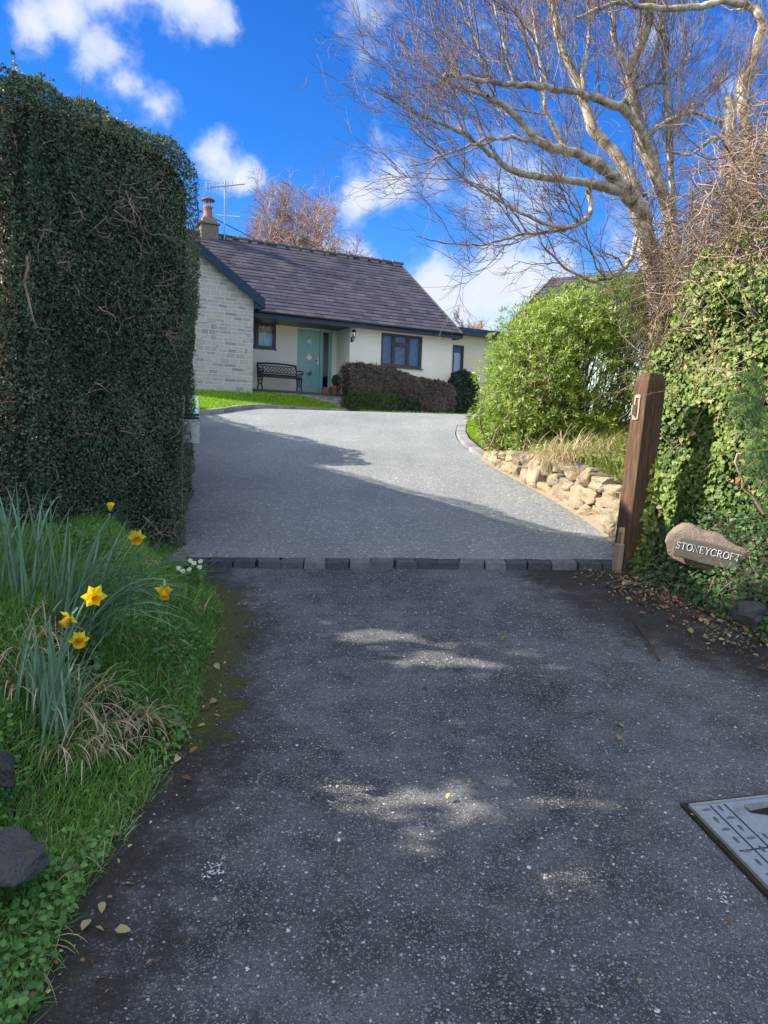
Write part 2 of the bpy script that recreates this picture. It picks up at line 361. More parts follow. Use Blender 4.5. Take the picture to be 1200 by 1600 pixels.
def ashlar():
    m, t, b, co = newmat('coursed_stone_cladding')
    sp = nd(t, 'ShaderNodeSeparateXYZ', {0: co})
    wx = mth(t, 'ADD', sp.outputs[0], mth(t, 'MULTIPLY', sp.outputs[1], 1.0))
    nz = noise(t, co, 1.8, 2)
    v = nd(t, 'ShaderNodeCombineXYZ', {0: mth(t, 'ADD', wx, mth(t, 'MULTIPLY', nz, .05)), 1: mth(t, 'ADD', sp.outputs[2], mth(t, 'MULTIPLY', noise(t, co, 3.1, 2), .035))}).outputs[0]
    def br(wd, h, off):
        q = nd(t, 'ShaderNodeTexBrick', {'Scale': 1.0, 'Mortar Size': .011, 'Brick Width': wd, 'Row Height': h, 'Color1': (0, 0, 0, 1), 'Color2': (1, 1, 1, 1), 'Mortar': (.5, .5, .5, 1), 'Vector': v})
        q.offset = off; q.squash = .75; q.squash_frequency = 3; return q
    a, b2 = br(.34, .098, .42), br(.27, .147, .6)
    # patches of taller blocks among the thin courses, block-shaped
    sel = mth(t, 'GREATER_THAN', nd(t, 'ShaderNodeSeparateColor', {0: nd(t, 'ShaderNodeTexWhiteNoise', {'Vector': nd(t, 'ShaderNodeVectorMath', {0: v, 1: (.81, .294, 1)}, operation='SNAP').outputs[0]}).outputs['Color']}).outputs[0], .55)
    fac = mixc(t, sel, a.outputs['Fac'], b2.outputs['Fac']); rc = mixc(t, sel, a.outputs[0], b2.outputs[0])
    rc = nd(t, 'ShaderNodeSeparateColor', {0: rc}).outputs[0]; fac = nd(t, 'ShaderNodeSeparateColor', {0: fac}).outputs[0]
    c = ramp(t, rc, ((0, (.24, .24, .225)), (.3, (.36, .355, .325)), (.6, (.44, .43, .39)), (.88, (.41, .40, .36)), (.94, (.46, .38, .27)), (1, (.34, .27, .20))))
    c = mixc(t, mth(t, 'MULTIPLY', noise(t, co, 12, 5, .7), .4), c, (.26, .25, .22))
    c = mixc(t, fac, c, (.50, .49, .44))
    setp(t, b, color=c, rough=.9, spec=.15, normal=bump(t, mth(t, 'ADD', mth(t, 'MULTIPLY', fac, -1), mth(t, 'MULTIPLY', noise(t, co, 25, 5), .6)), .6, .02)); return m
M_ash = ashlar()
def glassmat(name, tint=(.9, .95, 1.0), transp=.75):
    m, t, b, co = newmat(name)
    g = nd(t, 'ShaderNodeBsdfGlossy', {'Roughness': .02, 'Color': (1, 1, 1, 1)}); tr = nd(t, 'ShaderNodeBsdfTransparent', {'Color': (*tint, 1)})
    fr = nd(t, 'ShaderNodeFresnel', {'IOR': 1.5}); 
    mx = nd(t, 'ShaderNodeMixShader', {0: mth(t, 'ADD', fr.outputs[0], 1 - transp - .04, clamp=True), 1: tr.outputs[0], 2: g.outputs[0]})
    t.links.new(mx.outputs[0], t.nodes['Material Output'].inputs[0]); return m
M_glass = glassmat('window_glass', (.95, .93, .90), transp=.93); M_clear = glassmat('clear_plastic', (.93, .95, .9), .82)
def barkmat(name, a, b_, c_, sc_=9, rough=.8):
    m, t, b, co = newmat(name)
    n = noise(t, co, sc_, 6, .7, dist=.6); n2 = noise(t, co, sc_ * 5, 4, .7)
    thin = attr(t, 'thin')
    f = mth(t, 'ADD', mth(t, 'MULTIPLY', n, .75), mth(t, 'MULTIPLY', n2, .25))
    c = ramp(t, f, ((.36, a), (.46, b_), (.62, c_)))
    tw = mixc(t, n, tuple(q for q in TW[0]), TW[1])
    c = mixc(t, thin, c, tw)
    setp(t, b, color=c, rough=rough, spec=.2, normal=bump(t, n2, .6, .006)); return m
TW = ((.15, .10, .075), (.38, .28, .20))
M_bark = barkmat('pale_mottled_bark', (.08, .06, .045), (.33, .265, .195), (.66, .57, .44))
TW = ((.20, .10, .085), (.36, .22, .18))
M_birch = barkmat('birch_bark', (.12, .09, .08), (.42, .33, .27), (.66, .56, .46), 6)
TW = ((.16, .12, .08), (.30, .22, .15))
M_vine = barkmat('dry_vine_stems', (.10, .07, .05), (.32, .22, .16), (.54, .40, .30), 10)

# ------------------------------------------------------------------ terrain
def B(Y):
    Y = np.asarray(Y, float); 
    a = .132 * np.clip(Y, -6, 15.5)
    q = np.clip(Y - 15.5, 0, 3.0); a = a + .132 * q - (.132 - .030) * q * q / 6.0
    a = a + .030 * np.clip(Y - 18.5, 0, 60) + .02 * np.clip(Y - 78.5, 0, 400)
    return a
def grid(name, ys, xl, xr, nx, zf, mat, parent=None, at_=None):
    """loft between left and right boundary functions"""
    ys = np.asarray(ys, float); s = np.linspace(0, 1, nx)
    X = xl(ys)[:, None] * (1 - s) + xr(ys)[:, None] * s; Y = ys[:, None] + 0 * X
    Z = zf(X, Y); mb = MB(); n, m = X.shape
    f = [(i * m + j, i * m + j + 1, (i + 1) * m + j + 1, (i + 1) * m + j) for i in range(n - 1) for j in range(m - 1)]
    mb.add(np.stack([X, Y, Z], 2).reshape(-1, 3), f)
    if at_:
        for k, fn in at_.items(): mb.at[k] = fn(X, Y).ravel()
    return mb.build(name, mat, parent, smooth=True)
ip = lambda pts: (lambda y: np.interp(y, [p[1] for p in pts], [p[0] for p in pts]))
edgeL = [(-.90, -3), (-.86, 1.0), (-.84, 1.65), (-.88, 2.1), (-.82, 2.6), (-.80, 3.0), (-.90, 3.6), (-.97, 4.3), (-1.22, 4.9), (-1.42, 5.25)]
edgeR = [(4.5, -3), (3.6, 1.5), (2.9, 2.9), (2.35, 3.75), (2.12, 4.1), (2.08, 4.4), (1.93, 4.7), (1.80, 5.2), (1.72, 5.5)]
gy = np.concatenate([np.linspace(-60, -6, 10), np.linspace(-5, 30, 71), np.linspace(32, 80, 20), np.linspace(100, 480, 12)])
def wide(v): return lambda y: np.full_like(y, v)
g = grid('ground', gy, wide(-260.0), wide(260.0), 40, lambda X, Y: B(Y) - .06, M_turf); tag(g, kind='structure')
def smooth(a, b, x): q = np.clip((x - a) / (b - a), 0, 1); return q * q * (3 - 2 * q)
xL, xR = ip(edgeL), ip(edgeR)
road = grid('road', np.linspace(-3, 5.48, 90), lambda y: xL(y) - .35, lambda y: xR(y) + .5, 60, lambda X, Y: B(Y) - .012 + .004 * np.sin(X * 5.1 + Y * 2) * np.sin(Y * 3.3 + 1),
            M_asph, at_={'moss': lambda X, Y: .80 * (1 - smooth(.05, .50, X - xL(Y))) * smooth(2.5, 3.2, Y) * smooth(5.3, 4.7, Y) + .30 * (1 - smooth(.0, .4, X - xL(Y))),
                         'dirt': lambda X, Y: np.maximum(1 - smooth(.15, 1.0, xR(Y) - X - .30 * smooth(3.0, 4.4, Y)), 1.0 * (1 - smooth(.02, .70, X - xL(Y)))) + .25 * smooth(4.95, 5.2, Y) * (X > 1.0)})
tag(road, kind='structure')
KL, KR = np.array([-1.50, 5.17]), np.array([1.72, 5.44])          # kerb line front edge
dl = [(-1.6, 5.2), (-2.1, 7.5), (-2.9, 9.5), (-3.8, 12), (-4.2, 13.7), (-4.0, 14.2), (-3.65, 14.8), (-3.25, 15.6), (-3.0, 16.8), (-2.8, 18.3), (-2.4, 20.2), (-1.7, 21.5), (-.9, 22.9), (-.7, 26)]
dr = [(1.66, 5.5), (1.93, 5.95), (1.93, 6.6), (1.79, 7.6), (1.58, 8.8), (1.26, 10.3), (1.17, 11.2), (1.13, 12.2), (1.17, 13.2), (1.33, 14.6), (1.8, 16.1), (2.7, 17.5), (6, 19), (9, 24), (9, 26)]
dxl, dxr = ip(dl), ip(dr)
def kfront(X): return KL[1] + (X - KL[0]) * (KR[1] - KL[1]) / (KR[0] - KL[0])
def drv(name):
    ys = np.concatenate([[0, .1, .3, .6], np.linspace(1, 20.5, 80)])
    s = np.linspace(0, 1, 50); X = np.zeros((len(ys), 50)); Y = X.copy()
    for i, q in enumerate(ys):
        y = 5.45 + q; X[i] = dxl(y) * (1 - s) + dxr(y) * s
        if i == 0: X[i] = -1.6 * (1 - s) + 1.75 * s
        Y[i] = y
    f0 = np.clip(1 - (ys / 1.0), 0, 1)[:, None]
    Y = Y - f0 * (5.45 - (kfront(X) + .11))
    mb = MB(); n, m = X.shape
    mb.add(np.stack([X, Y, B(Y) + .033], 2).reshape(-1, 3), [(i * m + j, i * m + j + 1, (i + 1) * m + j + 1, (i + 1) * m + j) for i in range(n - 1) for j in range(m - 1)])
    mb.at['moss'] = (.62 * (1 - smooth(.0, .9, X - dxl(Y))) * (Y < 9) + .5 * (1 - smooth(0, .12, dxr(Y) - X)) * (Y < 11)).ravel()
    return tag(mb.build(name, M_resin, smooth=True), kind='structure')
drv('driveway')

# ------------------------------------------------------------------ kerbs
k0 = thing('kerb', 'low kerb of dark and grey granite setts across the driveway entrance', 'kerb', (0, 5.3, B(5.3)))
n = 20; e = (KR - KL) / np.linalg.norm(KR - KL); L = np.linalg.norm(KR - KL); nn = np.array([-e[1], e[0]]); p = 0.0
wds = [1 + rnd.uniform(-.12, .12) for _ in range(n)]; tot = sum(wds)
for i in range(n):
    wd = wds[i] / tot * L; c = KL + e * (p + wd / 2) + nn * .058; p += wd; zt = B(c[1]) + .036 + rnd.uniform(-.004, .004)
    mb = MB(); sk = rnd.uniform(-.06, .06)
    mb.obox((c[0], c[1], zt - .05), ((wd / 2 - .0025) * e[0], (wd / 2 - .0025) * e[1], rnd.uniform(-.003, .003)), (nn[0] * .055 + sk * e[0] * .3, nn[1] * .055 + sk * e[1] * .3, .055 * .12), (0, 0, .05))
    mb.build('granite_sett', M_sett, k0, bevel=.005)
def kerbline(name, label, pts, wdt, hgt, bl, mat, zoff=0.0, group=None):
    P = np.array(pts, float); seg = np.linalg.norm(np.diff(P, axis=0), axis=1); cum = np.concatenate([[0], np.cumsum(seg)])
    n = max(1, int(cum[-1] / bl)); s = np.linspace(0, cum[-1], n + 1)
    Q = np.stack([np.interp(s, cum, P[:, k]) for k in range(2)], 1)
    t_ = thing(name, label, 'kerb', (*P[0], B(P[0][1])))
    for i in range(n):
        a, b = Q[i], Q[i + 1]; d = (b - a); ln = np.linalg.norm(d); d /= ln; m_ = (a + b) / 2
        za, zb = B(a[1]), B(b[1]); mb = MB()
        mb.obox((m_[0], m_[1], (za + zb) / 2 + .033 + zoff + hgt / 2 - .03), (d[0] * (ln / 2 - .006), d[1] * (ln / 2 - .006), (zb - za) / 2), (-d[1] * wdt / 2, d[0] * wdt / 2, 0), (0, 0, hgt / 2 + .03))
        mb.build('kerb_block', mat, t_, bevel=.012)
    return t_
kerbline('kerb', 'curved grey block kerb along the bright lawn before the stone gable', [(x - .08, y) for x, y in dl[4:13]], .14, .10, .42, M_kerb)
kerbline('kerb', 'curved grey block kerb around the small grass patch under the leafy shrub', [(x + .1, y) for x, y in dr[5:12]], .16, .05, .21, M_kerb)

# ------------------------------------------------------------------ stones
def stone_mesh(size, rough=.12, sub=3, seed=0, ex=5):
    """rounded irregular block, local"""
    r = np.random.default_rng(seed); n = 9
    V = []; Fc = []; idx = {}
    def vid(p):
        k = tuple(np.round(p, 4))
        if k not in idx: idx[k] = len(V); V.append(np.array(p, float))
        return idx[k]
    lin = np.linspace(-1, 1, n)
    for ax in range(3):
        for sgn in (-1, 1):
            for i in range(n - 1):
                for j in range(n - 1):
                    q = []
                    for (a, b) in ((i, j), (i + 1, j), (i + 1, j + 1), (i, j + 1)):
                        p = [0, 0, 0]; p[ax] = sgn; p[(ax + 1) % 3] = lin[a]; p[(ax + 2) % 3] = lin[b]; q.append(vid(p))
                    Fc.append(tuple(q) if sgn > 0 else tuple(q[::-1]))
    V = np.array(V); ln = (np.abs(V) ** ex).sum(1) ** (1 / ex); V = V / ln[:, None]
    ph = r.uniform(0, 6, (4, 3)); fr = r.uniform(1.2, 3.2, (4, 3))
    D = sum(np.sin(V @ np.diag(fr[k]) @ np.ones(3) + ph[k, 0]) for k in range(4)) / 4
    D2 = np.stack([np.sin(V[:, 1] * fr[0, 0] * 1.4 + ph[0, 1]), np.sin(V[:, 2] * fr[1, 1] * 1.5 + ph[1, 1]), np.sin(V[:, 0] * fr[2, 2] * 1.2 + ph[2, 1])], 1)
    V = V * (1 + rough * D[:, None]) + D2 * rough * .7 + r.normal(0, rough * .17, V.shape)
    for _ in range(7):                                  # knock off a few corners: hewn facets
        q = r.normal(size=3); q /= np.linalg.norm(q); h = V @ q; lim = h.max() * r.uniform(.72, .9); V = V - np.clip(h - lim, 0, None)[:, None] * q * .9
    return V * np.array(size) / 2, Fc
def stone(name, c, size, rz, mat, parent, seed, tilt=0.0, rough=.12, ex=5):
    V, Fc = stone_mesh(size, rough, seed=seed, ex=ex)
    Rm = np.array(Matrix.Rotation(rz, 3, 'Z') @ Matrix.Rotation(tilt, 3, 'Y')); V = V @ Rm.T + np.array(c)
    mb = MB(); mb.add(V, Fc); return mb.build(name, mat, parent, smooth=False)
wall_pts = [(1.84, 5.95), (1.86, 6.35), (1.84, 6.7), (1.77, 7.3), (1.68, 7.9), (1.56, 8.6), (1.44, 9.3), (1.31, 10.2)]
P = np.array(wall_pts); cum = np.concatenate([[0], np.cumsum(np.linalg.norm(np.diff(P, axis=0), axis=1))])
def wp(s):
    x, y = np.interp(s, cum, P[:, 0]), np.interp(s, cum, P[:, 1]); s2 = min(s + .05, cum[-1]); s1 = s2 - .1
    d = np.array([np.interp(s2, cum, P[:, 0]) - np.interp(s1, cum, P[:, 0]), np.interp(s2, cum, P[:, 1]) - np.interp(s1, cum, P[:, 1])]); return x, y, d / np.linalg.norm(d)
def wall_h(s): return np.interp(s, [0, .5, 1.2, 2.4, 3.6, cum[-1]], [.30, .37, .39, .34, .22, .10])
sw = thing('dry_stone_wall', 'low dry stone wall of golden sandstone lumps curving along the driveway edge', 'wall', (1.84, 5.95, B(5.95)))
sd = 100
for course in range(3):
    s = rnd.uniform(0, .05)
    while s < cum[-1] - .05:
        h = wall_h(s); nc = 3 if h > .36 else (2 if h > .2 else 1)
        ln = rnd.uniform(.17, .36); hh = h / nc
        if course < nc:
            x, y, d = wp(min(s + ln / 2, cum[-1])); big = rnd.random() < .12 and course == 0 and nc > 1
            h_ = hh * (1.9 if big else rnd.uniform(.95, 1.15)); z = B(y) + .03 + hh * course + (h_ / 2)
            nrm = np.array([d[1], -d[0]])
            off = .10 + rnd.uniform(-.03, .03) + .03 * course
            stone('wall_stone', (x + nrm[0] * off, y + nrm[1] * off, z), (ln * 1.06, .24, h_ * 1.05), math.atan2(d[1], d[0]), M_sand, sw, sd, rnd.uniform(-.10, .10), .12, 7)
            sd += 1
        s += ln * .97
mb = MB()
Q = [wp(s)[:2] + (wp(s)[2],) for s in np.linspace(0, cum[-1], 22)]
for i in range(21):
    a, b = Q[i], Q[i + 1]; na = np.array([a[2][1], -a[2][0]]); nb = np.array([b[2][1], -b[2][0]])
    za, zb = B(a[1]) + .033, B(b[1]) + .033
    pa = [np.array([a[0], a[1]]) + na * q for q in (-.055, .05)]; pb = [np.array([b[0], b[1]]) + nb * q for q in (-.055, .05)]
    mb.add([(*pa[0], za + .005), (*pb[0], zb + .005), (*pb[1], zb + .045), (*pa[1], za + .045)], [(3, 2, 1, 0)])
mb.build('mortar_footing', M_mortar, sw)
# back fill behind the stones so no gaps show
mb = MB()
for i in range(21):
    a, b = Q[i], Q[i + 1]; na = np.array([a[2][1], -a[2][0]]); nb = np.array([b[2][1], -b[2][0]])
    sa, sb = cum[-1] * i / 21, cum[-1] * (i + 1) / 21
    pa = np.array([a[0], a[1]]) + na * .10; pb = np.array([b[0], b[1]]) + nb * .10
    mb.add([(*pa, B(a[1]) - .05), (*pb, B(b[1]) - .05), (*pb, B(b[1]) + wall_h(sb) - .02), (*pa, B(a[1]) + wall_h(sa) - .02)], [(0, 1, 2, 3)])
mb.build('earth_joint', M_soil, sw)

# ------------------------------------------------------------------ banks (soil)
lbx = lambda X, Y: np.clip(xL(Y) - X, 0, 9)
def zbankL(X, Y):
    d = lbx(X, Y); return B(Y) - .03 + .42 * smooth(-.02, .75, d) + .10 * smooth(.5, 2.5, d) + .03 * np.sin(X * 6 + Y * 3) * smooth(0, .3, d) * np.sin(Y * 5)
bank = grid('soil_bank', np.linspace(-3, 5.6, 60), lambda y: np.full_like(y, -5.0), lambda y: xL(np.minimum(y, 5.25)) + .04, 40, zbankL, M_soil); tag(bank, kind='structure')
def xbR(y):   # left boundary of the right-hand bank
    y = np.asarray(y, float)
    w_ = np.interp(y, P[:, 1], P[:, 0]) + .16
    return np.where(y < 5.5, xR(y) - .02, np.where(y < 5.95, 1.72 + (y - 5.5) * .6, np.where(y < 10.2, w_, dxr(y) + .17)))
def wallh_y(y): 
    s = np.interp(y, P[:, 1], cum); return np.where((y > 5.9) & (y < 10.2), wall_h(s), np.where(y <= 5.9, .02, .06))
def zbankR(X, Y):
    d = X - xbR(Y); h = wallh_y(Y)
    near = B(Y) - .03 + .5 * smooth(.0, .7, d) + .12 * smooth(1, 2, d)
    far = B(Y) + .033 + h * smooth(-.01, .03, d) + (.30 - h * .4) * smooth(.0, 1.2, d) * smooth(14, 9, Y)
    k = smooth(5.5, 6.0, Y); return near * (1 - k) + far * k + .02 * np.sin(X * 5) * np.sin(Y * 4) * smooth(.1, .4, d)
bankr = grid('soil_border', np.concatenate([np.linspace(-3, 5.4, 50), np.linspace(5.5, 16.6, 110)]), xbR, lambda y: np.full_like(y, 7.5), 60, zbankR, M_soil); tag(bankr, kind='structure')

# ------------------------------------------------------------------ house
P0 = at(490, 617, 24.5)
hs = thing('bungalow', 'cream bungalow with purple slate roof, stone gable wing and sage green front door', 'house', P0, R_(28))
def uvz_wall(mb, u0, u1, z0, z1, v, openings=(), depth=.12, axis='u'):
    us = sorted({u0, u1, *[q for o in openings for q in o[:2]]}); zs = sorted({z0, z1, *[q for o in openings for q in o[2:]]})
    pt = (lambda a, b, z: (a, b, z)) if axis == 'u' else (lambda a, b, z: (b, a, z))
    for i in range(len(us) - 1):
        for j in range(len(zs) - 1):
            cu_, cz = (us[i] + us[i + 1]) / 2, (zs[j] + zs[j + 1]) / 2
            if any(o[0] < cu_ < o[1] and o[2] < cz < o[3] for o in openings): continue
            mb.add([pt(us[i], v, zs[j]), pt(us[i + 1], v, zs[j]), pt(us[i + 1], v, zs[j + 1]), pt(us[i], v, zs[j + 1])], [(0, 1, 2, 3)])
    for a, b, c, d in openings:
        for q in (((a, c), (a, d)), ((b, d), (b, c)), ((a, d), (b, d)), ((b, c), (a, c))):
            (p1, q1), (p2, q2) = q
            mb.add([pt(p1, v, q1), pt(p2, v, q2), pt(p2, v + depth, q2), pt(p1, v + depth, q1)], [(0, 1, 2, 3)])
HR = 5.15; SL = .69
mb = MB()
uvz_wall(mb, -2.66, .75, -.6, 2.12, 0, [(-2.6, -1.28, 1.31, 2.07), (-.58, .60, 0, 2.03)])
uvz_wall(mb, -1.0, 0, -.65, 2.12, .75, axis='v')
uvz_wall(mb, .75, 4.45, -.65, 2.12, -1.0, [(1.83, 3.33, .97, 2.0)])
mb.add([(4.45, -1, -.65), (4.45, 7, -.65), (4.45, 7, 2.2), (4.45, 3, HR - .12), (4.45, -1, 2.2)], [(0, 1, 2, 3, 4)])
mb.add([(-10.3, 7, -.65), (4.45, 7, -.65), (4.45, 7, 2.2), (-10.3, 7, 2.2)], [(3, 2, 1, 0)])
mb.build('rendered_wall', M_render, hs, local=True)
mb = MB()
GZ = lambda u: 2.30 + .695 * (-2.48 - u) if u > -6.48 else 2.30 + .695 * (u + 10.48)
uvz_wall(mb, -10.3, -2.66, -.9, 2.18, -2.0, [(-6.0, -4.27, .87, 1.83)], depth=.15)
mb.add([(-10.3, -2, 2.18), (-2.66, -2, 2.18), (-2.66, -2, GZ(-2.66)), (-6.48, -2, 5.0), (-10.3, -2, GZ(-10.3))], [(0, 1, 2, 3, 4)])
mb.add([(-2.66, -2, -.9), (-2.66, 0, -.9), (-2.66, 0, 2.4), (-2.66, -2, 2.4)], [(0, 1, 2, 3)])
mb.add([(-10.3, -2, -.9), (-10.3, 7, -.9), (-10.3, 7, 2.3), (-10.3, -2, 2.3)], [(3, 2, 1, 0)])
mb.build('stone_gable_wall', M_ash, hs, local=True)
def slates(name, org, eu, es, en, ulen, slen, clip=None):
    org, eu, es, en = (np.array(q, float) for q in (org, eu, es, en))
    mb = MB(); uv = []; nc = int(slen / .235); ch = slen / nc; r = random.Random(5)
    for i in range(nc):
        nseg = 24
        for j in range(nseg):
            a, b = ulen * j / nseg, ulen * (j + 1) / nseg; s0, s1 = i * ch, (i + 1) * ch
            h = .020 + r.uniform(-.004, .004); ja = r.uniform(-.004, .004)
            pts = [org + eu * a + es * (s0 + ja) + en * h, org + eu * b + es * (s0 + ja) + en * h, org + eu * b + es * s1 + en * .004, org + eu * a + es * s1 + en * .004,
                   org + eu * a + es * (s0 + ja), org + eu * b + es * (s0 + ja)]
            mb.add(pts, [(0, 1, 2, 3), (4, 5, 1, 0)])
            uv += [(a, s0, 0), (b, s0, 0), (b, s1 - .001, 0), (a, s1 - .001, 0), (a, s0, 0), (b, s0, 0)]
    o = mb.build(name, M_slate, None, local=True)
    at_ = o.data.attributes.new('suv', 'FLOAT_VECTOR', 'POINT'); at_.data.foreach_set('vector', np.array(uv, dtype=np.float32).ravel()); return o
q = math.hypot(1, SL)
def under(org, eu, es, ulen, slen, en, mb):
    org, eu, es, en = (np.array(x, float) for x in (org, eu, es, en))
    c = org + eu * ulen / 2 + es * slen / 2 - en * .035; mb.obox(c, eu * ulen / 2, es * slen / 2, en * .03)
rf = slates('slate_roof', (-10.6, -1.38, 2.17), (1, 0, 0), (0, 1 / q, SL / q), (0, -SL / q, 1 / q), 15.17, 4.36 * q); rf.parent = hs
rb = slates('back_roof_slope', (4.57, 7.38, 2.17), (-1, 0, 0), (0, -1 / q, SL / q), (0, SL / q, 1 / q), 15.17, 4.36 * q); rb.parent = hs
q2 = math.hypot(1, .695)
gr = slates('wing_roof_slope', (-2.44, 3, 2.36), (0, -1, 0), (-1 / q2, 0, .695 / q2), (.695 / q2, 0, 1 / q2), 5.22, 4.02 * q2); gr.parent = hs
gl = slates('wing_roof_slope', (-10.52, -2.22, 2.36), (0, 1, 0), (1 / q2, 0, .695 / q2), (-.695 / q2, 0, 1 / q2), 5.22, 4.02 * q2); gl.parent = hs
mb = MB()
under((-10.6, -1.36, 2.16), (1, 0, 0), (0, 1 / q, SL / q), 15.15, 4.34 * q, (0, -SL / q, 1 / q), mb)
under((4.55, 7.36, 2.16), (-1, 0, 0), (0, -1 / q, SL / q), 15.15, 4.34 * q, (0, SL / q, 1 / q), mb)
mb.build('roof_deck', M_slate_edge, hs, local=True)
mb = MB(); ru = -10.6
while ru < 4.5:                                      # ridge tiles
    a = np.linspace(-.2, math.pi + .2, 8)
    for dr_, rr in ((0, .115), (.43, .125)):
        pass
    Vv = [(x, 3 + .13 * math.cos(k), HR + .02 + .105 * math.sin(k)) for x in (ru, ru + .44) for k in a]
    mb.add(Vv, [(i, i + 1, 9 + i, 8 + i) for i in range(7)]); ru += .45
mb.build('ridge_tiles', M_slate_edge, hs, local=True)
mb = MB(); ru = -10.6; r5 = random.Random(9)
while ru < 4.4:
    if r5.random() < .8: mb.box((ru - .03, 2.88, HR - .02), (ru + .02 + r5.uniform(0, .06), 3.12, HR + .115 + r5.uniform(0, .02)))
    if r5.random() < .7: mb.box((ru, 2.83, HR - .09), (ru + r5.uniform(.1, .35), 2.875, HR - .01))
    ru += .45
mb.build('ridge_mortar', M_mortar, hs, local=True)
mb = MB(); mb.box((-2.44, -1.40, 1.99), (4.57, -1.36, 2.19)); mb.box((-2.66, -1.355, 2.05), (4.45, -.005, 2.09)); mb.box((4.455, -1.355, 1.99), (4.57, -1.0, 2.14)); mb.build('fascia', M_fascia, hs, local=True)
mb = MB(); a = np.linspace(math.pi, 2 * math.pi, 8)
mb.add([(x, -1.46 + .055 * math.cos(k), 2.16 + .055 * math.sin(k)) for x in (-2.5, 4.6) for k in a], [(i, i + 1, 9 + i, 8 + i) for i in range(7)]); mb.build('gutter', M_black, hs, local=True)
mb = MB()
for (ua, za, ub, zb) in ((-2.40, 2.36, -6.48, 5.19), (-10.56, 2.36, -6.48, 5.19)):
    mb.prism([(ua, -2.22, za), (ub, -2.22, zb), (ub, -2.22, zb - .30), (ua, -2.22, za - .28)], (0, .04, 0))
mb.prism([(-2.40, -2.18, 2.36), (-2.40, -2.18, 2.10), (-2.66, -2.18, 2.10), (-2.66, -2.18, 2.5)], (0, .17, 0))
mb.box((-2.42, -2.18, 2.12), (-2.39, -1.4, 2.33))
mb.build('bargeboard', M_fascia, hs, local=True)
mb = MB(); mb.prism([(4.575, -1.42, 2.02), (4.575, 3, HR - .0), (4.575, 7.4, 2.02), (4.575, 7.4, 2.17), (4.575, 3, HR + .10), (4.575, -1.42, 2.20)], (.025, 0, 0)); mb.build('verge_trim', M_slate_edge, hs, local=True)
# chimney with pot
uc, vc = -2.62, 3.0
cp = at(321, 345, 1.0); 
ch = MB(); ch.box((uc - .29, vc - .30, 4.75), (uc + .29, vc + .30, 5.46)); ch.box((uc - .33, vc - .35, 5.46), (uc + .33, vc + .35, 5.53)); ch.prism([(uc - .27, vc - .28, 5.53), (uc + .27, vc - .28, 5.53), (uc + .2, vc - .2, 5.70), (uc - .2, vc - .2, 5.70)], (0, .5, 0))
co_ = ch.build('chimney', M_rock if False else stonemat('chimney_stone', ((0, (.09, .07, .055)), (.5, (.15, .12, .10)), (1, (.23, .19, .15))), 9), hs, local=True, bevel=.02)
mb = MB(); mb.lathe((uc, vc, 0), [(.17, 5.66), (.18, 5.74), (.145, 5.80), (.13, 6.0), (.155, 6.04), (.155, 6.08), (.12, 6.08)], 16); mb.build('chimney_pot', M_terra, co_, local=True, smooth=True)
mb = MB(); mb.lathe((uc, vc, 0), [(.235, 6.26), (.21, 6.30), (.08, 6.37), (.01, 6.39)], 16)
mb.build('cowl', simple('rusty_red_metal', (.25, .05, .035), .5, .4), co_, local=True, smooth=True)
mb = MB()
for k in range(8):
    a = k * math.pi / 4; mb.tube([(uc + .13 * math.cos(a), vc + .13 * math.sin(a), 6.07), (uc + .15 * math.cos(a), vc + .15 * math.sin(a), 6.28)], .007, 4)
mb.build('cowl_bars', M_steel, co_, local=True)
